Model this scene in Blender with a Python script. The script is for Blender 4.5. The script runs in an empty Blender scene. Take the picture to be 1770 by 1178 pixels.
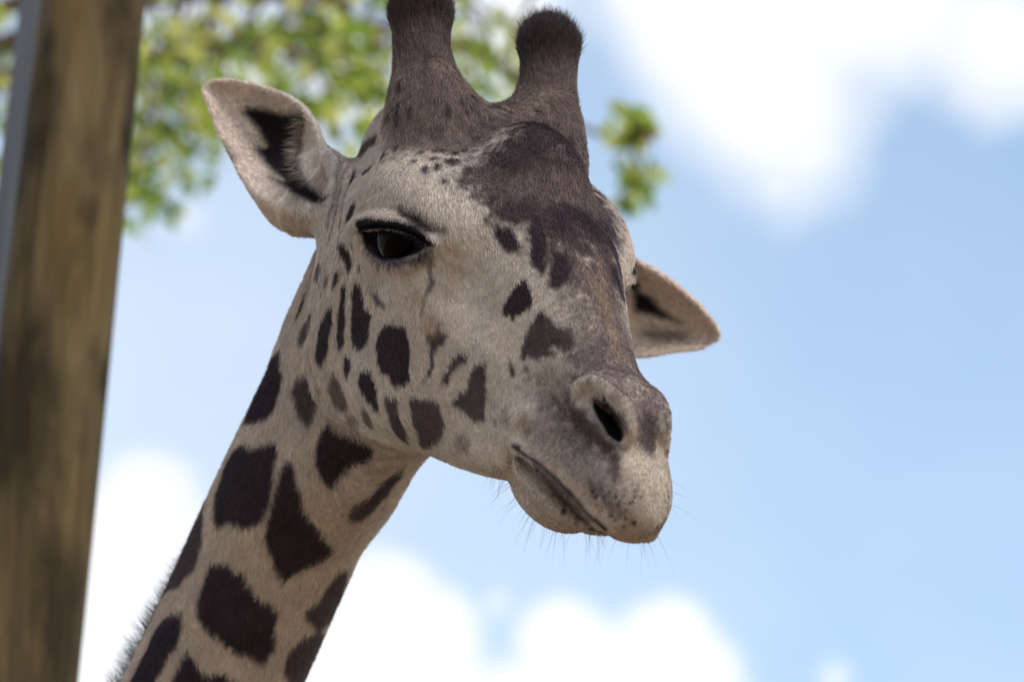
import bpy, math, random
import numpy as np
from mathutils import Vector, Matrix

# ---------------------------------------------------------------- camera, sky, sun, exposure
scene = bpy.context.scene
COL = scene.collection
R = math.radians
CAM_H = 1.7; PITCH = R(30)
cam_data = bpy.data.cameras.new('camera'); cam = bpy.data.objects.new('camera', cam_data); COL.objects.link(cam)
cam.location = (0, 0, CAM_H); cam.rotation_euler = (R(90) + PITCH, 0, 0)
cam_data.sensor_width = 23.5; cam_data.lens = 85.0
cam_data.clip_start = .05; cam_data.clip_end = 5000
cam_data.dof.use_dof = True; cam_data.dof.focus_distance = 3.44; cam_data.dof.aperture_fstop = 3.5
scene.camera = cam

SUN_EL, SUN_AZ = R(38), R(138)          # height, and compass angle measured from +y towards +x
world = bpy.data.worlds.new('World'); scene.world = world; world.use_nodes = True
wn = world.node_tree.nodes; wl = world.node_tree.links; wn.clear()
def N(nodes, t, **k):
    n = nodes.new(t)
    for a, b in k.items(): setattr(n, a, b)
    return n
w_out = N(wn, 'ShaderNodeOutputWorld'); w_bg = N(wn, 'ShaderNodeBackground')
w_sky = N(wn, 'ShaderNodeTexSky', sky_type='NISHITA', sun_disc=False, sun_elevation=SUN_EL, sun_rotation=SUN_AZ, air_density=1.6, dust_density=.3, ozone_density=1.5)
SKY_STRENGTH = 0.14
w_bg.inputs['Strength'].default_value = SKY_STRENGTH
tc = N(wn, 'ShaderNodeTexCoord')
def wmath(op, a, b=None, c=None, clamp=False):
    n = N(wn, 'ShaderNodeMath', operation=op, use_clamp=clamp)
    for i, v in enumerate((a, b, c)):
        if v is None: continue
        if isinstance(v, (int, float)): n.inputs[i].default_value = v
        else: wl.new(v, n.inputs[i])
    return n.outputs[0]
def sky_dir(az, el):                    # degrees: azimuth from +y towards +x, elevation
    a, e = R(az), R(el); return (math.sin(a) * math.cos(e), math.cos(a) * math.cos(e), math.sin(e))
# cumulus: puffs (azimuth, elevation, radius in degrees) and a billowy noise that also carries the clouds round the whole sky
PUFFS = [(2.68, 35.41, 1.16, 0.53), (3.97, 35.02, 1.97, 0.90), (4.78, 33.83, 1.70, 0.77), (5.36, 32.74, 0.81, 0.37), (4.91, 32.31, 0.54, 0.24), (6.46, 35.00, 1.70, 0.77), (8.99, 34.39, 1.25, 0.57), (7.74, 34.83, 1.07, 0.49), (0.16, 35.08, 0.98, 0.45), (-0.38, 34.46, 0.98, 0.45), (3.69, 33.51, 0.72, 0.33), (-6.28, 27.43, 0.85, 0.90), (-6.80, 26.17, 1.52, 1.60), (-5.53, 26.58, 0.98, 1.04), (-7.10, 24.82, 1.79, 1.88), (-3.79, 25.21, 1.52, 1.60), (-2.33, 25.77, 1.12, 1.18), (-1.43, 25.34, 0.94, 0.99), (-0.83, 24.81, 0.63, 0.66), (-2.79, 24.70, 1.61, 1.70), (0.79, 25.34, 0.81, 0.85), (1.23, 24.90, 0.90, 0.94), (2.62, 25.37, 0.79, 0.83), (3.09, 24.87, 0.76, 0.80), (2.01, 24.80, 0.81, 0.85), (3.58, 24.73, 0.45, 0.47), (-0.25, 25.97, 0.23, 0.25), (5.43, 24.67, 0.23, 0.25), (-3.06, 33.89, 0.98, 0.45), (-5.22, 34.08, 1.16, 0.53), (-4.12, 33.41, 0.72, 0.33), (-6.23, 34.83, 0.81, 0.37), (-4.74, 35.17, 0.54, 0.24), (-5.83, 31.74, 0.54, 0.24), (0.15, 23.84, 1.43, 1.51), (3.06, 23.63, 1.43, 1.51)]
def wnoise(scale, detail, rough, off):
    mp = N(wn, 'ShaderNodeMapping'); mp.inputs['Location'].default_value = off; wl.new(tc.outputs['Generated'], mp.inputs['Vector'])
    nz = N(wn, 'ShaderNodeTexNoise'); nz.inputs['Scale'].default_value = scale; nz.inputs['Detail'].default_value = detail; nz.inputs['Roughness'].default_value = rough
    wl.new(mp.outputs[0], nz.inputs['Vector']); return nz.outputs[0]
n_big = wnoise(2.2, 4, .5, (3.1, 1.7, .4)); n_mid = wnoise(21, 5, .55, (0, 4, 1)); n_fine = wnoise(48, 3, .5, (2, 0, 5))
bump = wmath('ADD', wmath('MULTIPLY', wmath('SUBTRACT', n_mid, .5), .9), wmath('MULTIPLY', wmath('SUBTRACT', n_fine, .5), .45))
cover = None
for az, el, rad, wgt in PUFFS:
    dt = N(wn, 'ShaderNodeVectorMath', operation='DISTANCE'); wl.new(tc.outputs['Generated'], dt.inputs[0]); dt.inputs[1].default_value = sky_dir(az, el)
    v = wmath('MULTIPLY', wmath('SUBTRACT', 1.0, wmath('DIVIDE', dt.outputs['Value'], R(rad))), wgt)
    cover = v if cover is None else wmath('SMOOTH_MAX', cover, v, .25)
# open sky round the view, cloud banks elsewhere
vd = N(wn, 'ShaderNodeVectorMath', operation='DISTANCE'); wl.new(tc.outputs['Generated'], vd.inputs[0]); vd.inputs[1].default_value = sky_dir(0, 30)
bank = wmath('SUBTRACT', wmath('MULTIPLY', wmath('SUBTRACT', n_big, .50), 5.0), wmath('MULTIPLY', wmath('SUBTRACT', .40, vd.outputs['Value'], clamp=True), 8.0))
cover = wmath('MAXIMUM', cover, bank)
cover = wmath('ADD', cover, wmath('MULTIPLY', bump, .85))
mask = N(wn, 'ShaderNodeMapRange', interpolation_type='SMOOTHSTEP'); wl.new(cover, mask.inputs[0])
mask.inputs[1].default_value = -.36; mask.inputs[2].default_value = .50
hz = N(wn, 'ShaderNodeVectorMath', operation='DISTANCE'); wl.new(tc.outputs['Generated'], hz.inputs[0]); hz.inputs[1].default_value = sky_dir(-6.5, 30.5)
hz2 = wmath('POWER', wmath('SUBTRACT', 1.0, wmath('DIVIDE', hz.outputs['Value'], R(11.5)), clamp=True), 1.3)
veil = wmath('ADD', wmath('ADD', .10, wmath('MULTIPLY', hz2, .42)), wmath('MULTIPLY', wmath('SUBTRACT', wnoise(5.0, 4, .55, (1.6, 8, 2)), .48), .55), clamp=True)   # thin haze
mval = wmath('MAXIMUM', mask.outputs[0], veil)
mix = N(wn, 'ShaderNodeMix', data_type='RGBA'); wl.new(mval, mix.inputs[0]); wl.new(w_sky.outputs[0], mix.inputs[6])
shade = N(wn, 'ShaderNodeMix', data_type='RGBA'); wl.new(wnoise(9, 5, .6, (5, 2, 7)), shade.inputs[0]); shade.inputs[6].default_value = (3.5, 3.75, 4.2, 1); shade.inputs[7].default_value = (5.3, 5.3, 5.35, 1); wl.new(shade.outputs[2], mix.inputs[7])
wl.new(mix.outputs[2], w_bg.inputs[0]); wl.new(w_bg.outputs[0], w_out.inputs[0])

sun_data = bpy.data.lights.new('sun', 'SUN'); sun = bpy.data.objects.new('sun', sun_data); COL.objects.link(sun)
sun_data.energy = 1.5; sun_data.angle = R(12); sun_data.color = (1.0, .95, .88)      # filtered through thin cloud
sd = Vector((math.sin(SUN_AZ) * math.cos(SUN_EL), math.cos(SUN_AZ) * math.cos(SUN_EL), math.sin(SUN_EL)))
sun.rotation_euler = sd.to_track_quat('Z', 'Y').to_euler(); sun.location = sd * 30
vs = scene.view_settings; vs.view_transform = 'Standard'; vs.look = 'None'; vs.gamma = 1.0; vs.use_curve_mapping = False
vs.exposure = 0.75
scene.cycles.max_bounces = 6; scene.cycles.transparent_max_bounces = 8

# ---------------------------------------------------------------- helpers
rng = np.random.default_rng(7); random.seed(7)
def tag(o, label=None, cat=None, group=None, kind=None):
    for k, v in (('label', label), ('category', cat), ('group', group), ('kind', kind)):
        if v: o[k] = v
    return o
def empty(name, loc):
    o = bpy.data.objects.new(name, None); COL.objects.link(o); o.location = loc; return o
def place(name, data, parent=None, mat=None):
    o = bpy.data.objects.new(name, data); COL.objects.link(o)
    if mat: data.materials.append(mat)
    if parent:
        o.parent = parent; o.matrix_parent_inverse = Matrix.Translation(-Vector(parent.location))
    return o
def mesh(name, V, F, smooth=True):
    m = bpy.data.meshes.new(name)
    V = np.asarray(V, dtype=np.float32); F = np.asarray(F, dtype=np.int32)
    k = F.shape[1]
    m.vertices.add(len(V)); m.vertices.foreach_set('co', V.ravel())
    m.loops.add(F.size); m.loops.foreach_set('vertex_index', F.ravel())
    m.polygons.add(len(F)); m.polygons.foreach_set('loop_start', np.arange(0, F.size, k, dtype=np.int32))
    m.update(calc_edges=True)
    if smooth: m.polygons.foreach_set('use_smooth', np.ones(len(F), dtype=bool))
    m.validate(); return m
def material(name, rough=.8, spec=.3):
    m = bpy.data.materials.new(name); m.use_nodes = True
    b = m.node_tree.nodes['Principled BSDF']
    b.inputs['Roughness'].default_value = rough; b.inputs['Specular IOR Level'].default_value = spec
    return m, m.node_tree.nodes, m.node_tree.links, b
def ramp(nodes, stops):
    r = nodes.new('ShaderNodeValToRGB'); e = r.color_ramp.elements
    while len(e) < len(stops): e.new(.5)
    for x, (p, c) in zip(e, stops): x.position = p; x.color = (*c, 1)
    return r
def curves(name, P, rad, col, parent, mat):
    """P: (n, k, 3) strands; rad: (n, k); col: (n, 3)"""
    n, k = P.shape[:2]
    h = bpy.data.hair_curves.new(name); h.add_curves([k] * n)
    h.attributes['position'].data.foreach_set('vector', P.astype(np.float32).ravel())
    ra = h.attributes.get('radius') or h.attributes.new('radius', 'FLOAT', 'POINT')
    ra.data.foreach_set('value', rad.astype(np.float32).ravel())
    ca = h.attributes.new('coat', 'FLOAT_COLOR', 'CURVE')
    ca.data.foreach_set('color', np.concatenate([col, np.ones((n, 1))], 1).astype(np.float32).ravel())
    return place(name, h, parent, mat)
def tube(P, Rr, sides=8):
    P = np.array(P, dtype=float); V = []; F = []
    for i, p in enumerate(P):
        t = P[min(i + 1, len(P) - 1)] - P[max(i - 1, 0)]; t = t / np.linalg.norm(t)
        a = np.cross(t, (0.13, .31, .94) if abs(t[2]) < .95 else (1, .1, 0)); a /= np.linalg.norm(a); b = np.cross(t, a)
        for j in range(sides):
            th = 2 * math.pi * j / sides; V.append(p + (a * math.cos(th) + b * math.sin(th)) * Rr[i])
    for i in range(len(P) - 1):
        for j in range(sides):
            F.append((i * sides + j, i * sides + (j + 1) % sides, (i + 1) * sides + (j + 1) % sides, (i + 1) * sides + j))
    return np.array(V), np.array(F)
def join(parts):
    V = []; F = []; n = 0
    for v, f in parts: V.append(v); F.append(f + n); n += len(v)
    return np.concatenate(V), np.concatenate(F)

# ---------------------------------------------------------------- ground
m_gr, gn, gl, gb = material('dry_soil', .95, .1)
nz = N(gn, 'ShaderNodeTexNoise'); nz.inputs['Scale'].default_value = .35; nz.inputs['Detail'].default_value = 8
rp = ramp(gn, [(.35, (.31, .24, .165)), (.55, (.42, .34, .245)), (.68, (.24, .22, .11))]); gl.new(nz.outputs[0], rp.inputs[0]); gl.new(rp.outputs[0], gb.inputs['Base Color'])
gv, gf = [], []
gs = [-600, -120, -40, -15, -5, 5, 15, 40, 120, 600]
for i, x in enumerate(gs):
    for j, y in enumerate(gs): gv.append((x, y, 0))
for i in range(9):
    for j in range(9): gf.append((i * 10 + j, i * 10 + 10 + j, i * 10 + 11 + j, i * 10 + 1 + j))
tag(place('ground', mesh('ground', gv, gf), None, m_gr), kind='structure')

# ---------------------------------------------------------------- giraffe geometry (head frame: +x nose, +y animal's left, +z brow)
def smin(a, b, k):
    h = np.maximum(k - np.abs(a - b), 0.0) / k
    return np.minimum(a, b) - h * h * k * 0.25
def smax(a, b, k):
    return -smin(-a, -b, k)
def ell(P, c, r):
    q = (P - np.float32(c)) / np.float32(r)
    k0 = np.sqrt((q * q).sum(1)) + 1e-6
    q2 = q / np.float32(r)
    k1 = np.sqrt((q2 * q2).sum(1)) + 1e-6
    return k0 * (k0 - 1.0) / k1
def cap(P, a, b, ra, rb):
    a = np.float32(a); b = np.float32(b)
    ab = b - a
    t = np.clip(((P - a) @ ab) / max(float(ab @ ab), 1e-9), 0, 1)
    d = P - a - t[:, None] * ab
    return np.sqrt((d * d).sum(1)) - (ra + (rb - ra) * t)
def smooth_table(T, n=160):
    T = np.array(T, dtype=np.float64)
    x = T[:, 0]; xs = np.linspace(x[0], x[-1], n)
    cols = [xs]
    for j in range(1, T.shape[1]):
        y = T[:, j]
        d = np.diff(y) / np.diff(x)
        m = np.zeros_like(y)
        m[1:-1] = np.where(d[:-1] * d[1:] > 0, 2 * d[:-1] * d[1:] / (d[:-1] + d[1:] + 1e-12), 0)
        m[0] = d[0]; m[-1] = d[-1]
        i = np.clip(np.searchsorted(x, xs) - 1, 0, len(x) - 2)
        h = x[i + 1] - x[i]; t = (xs - x[i]) / h
        cols.append((1 + 2 * t) * (1 - t) ** 2 * y[i] + t * (1 - t) ** 2 * h * m[i]
                    + t * t * (3 - 2 * t) * y[i + 1] + t * t * (t - 1) * h * m[i + 1])
    return np.array(cols)
def loft(P, tab, n):
    x = P[:, 0]
    w = np.interp(x, tab[0], tab[1]); zt = np.interp(x, tab[0], tab[2]); zb = np.interp(x, tab[0], tab[3])
    h = np.maximum((zt - zb) * 0.5, 1e-4); zc = (zt + zb) * 0.5; w = np.maximum(w, 1e-4)
    q = (np.abs(P[:, 1] / w) ** n + np.abs((P[:, 2] - zc) / h) ** n) ** (1.0 / n)
    d = (q - 1.0) * np.minimum(w, h)
    o = np.maximum(tab[0][0] - x, x - tab[0][-1])
    return np.where(o > 0, np.maximum(d, 0) + o, d).astype(np.float32)
UPPER = smooth_table([(-.235, .020, .040, .010), (-.21, .062, .066, -.040), (-.17, .084, .082, -.085), (-.12, .092, .090, -.11),
    (-.04, .096, .099, -.11), (.03, .092, .100, -.10), (.09, .075, .092, -.09), (.14, .060, .075, -.086), (.19, .048, .054, -.084),
    (.235, .039, .036, -.084), (.28, .033, .024, -.085), (.32, .030, .010, -.086), (.35, .028, -.008, -.087), (.372, .023, -.024, -.085),
    (.385, .015, -.038, -.078), (.391, .006, -.050, -.068)])
LOWER = smooth_table([(-.150, .020, -.05, -.12), (-.138, .054, -.02, -.155), (-.10, .080, -.02, -.190), (-.02, .080, -.03, -.200), (.06, .067, -.04, -.184),
    (.13, .052, -.05, -.158), (.19, .041, -.075, -.130), (.24, .031, -.082, -.114), (.29, .028, -.088, -.120), (.32, .022, -.090, -.114), (.335, .012, -.095, -.105)])
NECK = [(-0.2117, 0.0019, -0.0654), (-0.2030, -0.0005, -0.1347), (-0.1918, -0.0042, -0.1967), (-0.1797, -0.0059, -0.2582), (-0.1586, -0.0288, -0.3874), (-0.1353, -0.0475, -0.5157), (-0.1065, -0.0704, -0.6635), (-0.0683, -0.0994, -0.8577)]
NECK_R = [.066, .075, .080, .082, .081, .082, .085, .09]
# ears: root, tip, direction the opening faces, half width (low edge, high edge) by position, cup depth
def unit(v):
    v = np.array(v, dtype=np.float64); return v / np.linalg.norm(v)
def ear_sdf(P, E):
    a = unit(np.array(E['tip']) - E['root']); L = np.linalg.norm(np.array(E['tip']) - E['root'])
    o = np.array(E['open']); o = unit(o - a * (o @ a)); b = np.cross(a, o) * E['flip']
    Q = P - np.float32(E['root'])
    t = (Q @ np.float32(a)) / L; u = Q @ np.float32(b); h = Q @ np.float32(o)
    tt, wl, wh = np.array(E['w']).T
    lo = np.interp(t, tt, wl); hi = np.interp(t, tt, wh)
    mid = (hi - lo) * .5; hw = np.maximum((hi + lo) * .5, 1e-4)
    s = (u - mid) / hw
    cup = E['cup'] / .047 * hw
    c = -cup * (1 - np.minimum(np.abs(s), 1.15) ** 2.4) + E['bend'] * t * t
    th = np.interp(t, [0, .3, 1], [.008, .006, .0042])
    sl = E['cup'] / .047 * 2.4 * np.minimum(np.abs(s), 1.2) ** 1.4
    hc = (h - c) / np.sqrt(1 + sl * sl)
    edge = (np.abs(s) - 1) * hw
    edge = np.maximum(edge, (t - 1) * L); edge = np.maximum(edge, (-.12 - t) * L)
    return np.sqrt(np.maximum(edge + th, 0) ** 2 + hc ** 2) - th, t, s, h - c
EARS = {
 'near': dict(root=(-0.1983, -0.1021, -0.0413), tip=(-0.3603, -0.1897, -0.0198), open=(0.8598, -0.3634, 0.3889), flip=1, cup=.034, bend=.0,
              w=[(-.2,.02,.02),(-.09,.029,.025),(0,.038,.027),(.13,.045,.030),(.22,.049,.034),(.33,.049,.045),(.45,.045,.050),(.57,.037,.049),(.75,.0255,.038),(.85,.017,.029),(.92,.011,.0215),(.98,.006,.012),(1,.002,.003)]),
 'far': dict(root=(-0.2183, 0.1078, -0.0435), tip=(-0.1280, 0.3504, -0.0832), open=(0.8132, -0.5604, 0.2114), flip=-1, cup=.030, bend=.0,
             w=[(-.2,.02,.02),(0,.03,.025),(.3,.05,.03),(.53,.066,.032),(.65,.065,.032),(.72,.062,.030),(.78,.053,.027),(.86,.037,.022),(.962,.019,.011),(1,.003,.003)]),
}
FEAT = []   # (kind, points, radius, blend)
def spline(pts, r, m=4):
    """Catmull-Rom through a polyline, radii carried along"""
    p = np.array(pts, dtype=np.float64); r = np.array(r, dtype=np.float64)
    q = np.vstack([2 * p[0] - p[1], p, 2 * p[-1] - p[-2]])
    o = []; rr = []
    for i in range(1, len(q) - 2):
        for j in range(m):
            t = j / m
            o.append(.5 * (2 * q[i] + (q[i + 1] - q[i - 1]) * t + (2 * q[i - 1] - 5 * q[i] + 4 * q[i + 1] - q[i + 2]) * t * t
                     + (3 * q[i] - q[i - 1] - 3 * q[i + 1] + q[i + 2]) * t ** 3))
            rr.append(r[i - 1] + (r[i] - r[i - 1]) * t)
    return np.array(o + [p[-1]]), np.array(rr + [r[-1]])
def chain(P, pts, r):
    d = None
    pts, r = spline(pts, r)
    for i in range(len(pts) - 1):
        c = cap(P, pts[i], pts[i + 1], r[i], r[i + 1])
        d = c if d is None else np.minimum(d, c)
    return d
def local_op(P, d, pts, reach, fn):
    pts = np.atleast_2d(np.array(pts, dtype=np.float32))
    lo = pts.min(0) - reach; hi = pts.max(0) + reach
    m = np.where(((P > lo) & (P < hi)).all(1))[0]
    if len(m): d[m] = fn(P[m], d[m])
    return d
def head_sdf(P, feats=True):
    S = P.copy(); S[:, 1] = np.abs(S[:, 1])           # mirrored head
    d = loft(S, UPPER, 2.2)
    lo = loft(S, LOWER, 2.3)
    # masseter / cheek
    d = smin(d, ell(S, (-.030, .060, -.095), (.105, .032, .090)), .05)
    # mouth crease gets sharper towards the lips
    k = np.interp(P[:, 0], [.10, .19, .23], [.06, .03, .004]).astype(np.float32)
    d = smin(d, lo, k)
    # brow and orbit
    d = smin(d, ell(S, (.0, .081, .030), (.060, .036, .040)), .035)
    d = smin(d, ell(S, (-.055, .082, .020), (.060, .034, .045)), .04)
    # temple behind the eye
    d = smin(d, ell(S, (-.105, .085, -.045), (.065, .030, .075)), .04)
    d = smin(d, ell(S, (-.115, .072, -.120), (.055, .030, .080)), .04)
    # crest below the eye running to the muzzle, and the flank under it
    d = smin(d, cap(S, (.02, .076, -.035), (.13, .050, -.045), .028, .016), .04)
    d = smin(d, ell(S, (.10, .036, -.085), (.10, .022, .055)), .05)
    # middle knob of the forehead
    d = smin(d, ell(S, (-.010, 0, .093), (.060, .037, .041)), .035)
    d = smin(d, cap(S, (-.122, .055, .085), (-.128, 0, .066), .030, .030), .04)
    # nose pad, upper lip
    d = smin(d, ell(S, (.298, .016, -.004), (.042, .016, .022)), .02)
    d = smin(d, ell(S, (.345, .005, -.056), (.043, .022, .028)), .03)
    d = smin(d, ell(S, (.258, .027, -.062), (.070, .017, .023)), .025)
    # chin pouch
    ch = ell(S, (.233, 0, -.111), (.066, .038, .036))
    d = smin(d, ch, .006)
    # poll, back of skull
    d = smin(d, ell(S, (-.20, .025, .018), (.050, .045, .055)), .04)
    # ossicones
    a = np.array([-.120, .070, .073]); dr = unit((-.70, .03, .70))
    os = cap(S, a, a + dr * .112, .0268, .0255)
    os = smin(os, ell(S, a + dr * .120, (.0255, .0252, .0235)), .014)
    d = smin(d, os, .048)
    return d
def ear_all(P, d):
    for s, E in EARS.items():
        sg = -1 if s == 'near' else 1
        def f(p, dd, E=E, sg=sg):
            e = ear_sdf(p, E)[0]
            root = np.array(E['root']); ax = unit(np.array(E['tip']) - root)
            col = cap(p, root - ax * .05, root + ax * .012, .040, .030)
            inner = cap(p, root + ax * .0 + np.array([.016, sg * .012, .004]), root + ax * .06 + np.array([.02, 0, 0]), .016, .026)
            col = smax(col, -inner, .012)
            e = smin(e, col, .02)
            e = smin(e, ell(p, root - np.array([.045, 0, 0]) + np.array([.0, sg * .004, -.028]), (.045, .036, .036)), .03)
            return smin(dd, e, .022)
        d = local_op(P, d, [E['root'], E['tip']], .09, f)
    return d
def neck_sdf(P):
    d = None
    for i in range(len(NECK) - 1):
        c = cap(P, NECK[i], NECK[i + 1], NECK_R[i], NECK_R[i + 1])
        d = c if d is None else np.minimum(d, c)
    return d
def full_sdf(P):
    P = P.astype(np.float32)
    d = head_sdf(P)
    d = ear_all(P, d)
    d = smin(d, neck_sdf(P), .03)
    d = smin(d, cap(P, (-.06, .0, -.15), (-.128, -.012, -.31), .05, .058), .045)   # throat
    near = np.where(np.abs(d) < .045)[0]
    if len(near):
        near = near[np.argsort(P[near, 0])]
        Pn = P[near]; dn = d[near]; xs = Pn[:, 0].copy()
        for kind, pts, r, k in FEAT:
            def f(p, dd, pts=pts, r=r, k=k, kind=kind):
                c = chain(p, pts, r)
                return smin(dd, c, k) if kind == 'add' else smax(dd, -c, k)
            reach = float(np.max(r)) + k + .012; px = [q[0] for q in pts]
            i0, i1 = np.searchsorted(xs, [min(px) - reach, max(px) + reach])
            if i1 > i0: dn[i0:i1] = local_op(Pn[i0:i1], dn[i0:i1], pts, reach, f)
        d[near] = dn
    return d
def mesh_sdf(fn, lo, hi, cell, levels=3, slack=1.6):
    """sparse surface nets: only cells near the surface are refined"""
    lo = np.array(lo, dtype=np.float64); big = cell * 2 ** levels
    n = np.ceil((np.array(hi) - lo) / big).astype(int)
    g = np.stack(np.meshgrid(*[np.arange(k) for k in n], indexing='ij'), -1).reshape(-1, 3)
    for l in range(levels, -1, -1):
        s = cell * 2 ** l
        d = fn((lo + (g + .5) * s))
        g = g[np.abs(d) < s * .87 * slack]
        if l: g = (g[:, None, :] * 2 + np.array([(i, j, k) for i in (0, 1) for j in (0, 1) for k in (0, 1)])[None]).reshape(-1, 3)
    M = 1 << 20
    key = lambda a: (a[..., 0] * M + a[..., 1]) * M + a[..., 2]
    corners = np.array([(i, j, k) for i in (0, 1) for j in (0, 1) for k in (0, 1)])
    gc = g[:, None, :] + corners[None]
    kk = key(gc)
    uk, inv = np.unique(kk.ravel(), return_inverse=True)
    uc = np.stack([uk // M // M, uk // M % M, uk % M], -1)
    val = fn(lo + uc * cell).astype(np.float64)
    cv = val[inv].reshape(-1, 8)
    mixed = (cv.min(1) < 0) & (cv.max(1) >= 0)
    g = g[mixed]; cv = cv[mixed]
    acc = np.zeros((len(g), 3)); cnt = np.zeros(len(g))
    for i in range(8):
        for ax in range(3):
            if corners[i][ax]: continue
            j = i + (4, 2, 1)[ax]
            m = (cv[:, i] < 0) != (cv[:, j] < 0)
            t = cv[m, i] / (cv[m, i] - cv[m, j])
            p = corners[i][None] + t[:, None] * np.eye(3)[ax][None]
            acc[m] += p; cnt[m] += 1
    V = lo + (g + acc / cnt[:, None]) * cell
    ck = key(g); order = np.argsort(ck); cks = ck[order]
    def look(c):
        q = key(c); i = np.clip(np.searchsorted(cks, q), 0, len(cks) - 1)
        return np.where(cks[i] == q, order[i], -1)
    F = []
    for ax in range(3):
        e = np.eye(3, dtype=int)[ax]; u = np.eye(3, dtype=int)[(ax + 1) % 3]; v = np.eye(3, dtype=int)[(ax + 2) % 3]
        j = (4, 2, 1)[ax]
        m = (cv[:, 0] < 0) != (cv[:, j] < 0)
        c = g[m]; up = cv[m, 0] < 0
        q = np.stack([look(c), look(c - u), look(c - u - v), look(c - v)], -1)
        ok = (q >= 0).all(1); q = q[ok]; up = up[ok]
        q[~up] = q[~up][:, ::-1]
        F.append(q)
    return V, np.concatenate(F)

# ---------------------------------------------------------------- coat colours, as a function of the place on the animal
def hash3(i, j, k, s):
    n = (i * 374761393 + j * 668265263 + k * 2147483647 + s * 974634777) & 0xffffffff
    n = ((n ^ (n >> 13)) * 1274126177) & 0xffffffff
    n = (n ^ (n >> 16)) & 0xffffff
    return n.astype(np.float32) / np.float32(0xffffff)
def vnoise(P, f, s=0):
    q = P * f; b = np.floor(q); t = (q - b).astype(np.float32); t = t * t * (3 - 2 * t); b = b.astype(np.int64)
    r = 0
    for a in (0, 1):
        for c in (0, 1):
            for e in (0, 1):
                w = (t[:, 0] if a else 1 - t[:, 0]) * (t[:, 1] if c else 1 - t[:, 1]) * (t[:, 2] if e else 1 - t[:, 2])
                r = r + w * hash3(b[:, 0] + a, b[:, 1] + c, b[:, 2] + e, s)
    return r * 2 - 1
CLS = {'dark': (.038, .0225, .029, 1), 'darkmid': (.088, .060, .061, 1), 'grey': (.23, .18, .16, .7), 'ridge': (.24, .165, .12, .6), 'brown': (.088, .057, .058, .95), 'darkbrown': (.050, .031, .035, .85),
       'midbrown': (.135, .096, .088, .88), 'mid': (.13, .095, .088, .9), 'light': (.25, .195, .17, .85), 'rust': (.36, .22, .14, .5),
       'black': (.004, .002, .004, 1), 'cavity': (.009, .0055, .0075, 1), 'lip': (.018, .011, .012, 1), 'lipdark': (.045, .029, .031, .95), 'pale': (.46, .375, .31, .7)}  # lip: dark lip edge plus crease shade painted along the mouth line
CREAM = np.array([.525, .445, .392]); TAN = np.array([.52, .405, .325])
def sstep(a, b, x):
    t = np.clip((x - a) / (b - a), 0, 1); return t * t * (3 - 2 * t)
def parse_spots():
    L = []
    for cls, soft, mir, n, txt in SPOTS:
        Q = np.array([[int(v) for v in w.split(',')] for w in txt.split()], dtype=np.float64) / 2000.0
        if mir == 2: Q[:, 1] = np.minimum(Q[:, 1], soft * 2 + .008); n = unit((n[0], min(n[1], 0), n[2]))     # reaches the midline
        neck = Q[:, 2].mean() < -.2
        L.append((cls, soft, np.array(n), Q, -.6 if cls in ('lip', 'lipdark') else .02))
        if neck:                                               # the other side of the neck carries the pattern turned half round
            a = np.array(NECK[3]); d = unit(np.array(NECK[6]) - a)
            ax = a + ((Q - a) @ d)[:, None] * d; n = np.array(n)
            L.append((cls, soft, 2 * (n @ d) * d - n, 2 * ax - Q, .1))
        elif mir: L.append((cls, soft, np.array(n) * (1, -1, 1), Q * (1, -1, 1), -.2 if mir == 2 else .1))
    return L
SPOT_LIST = None
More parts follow.
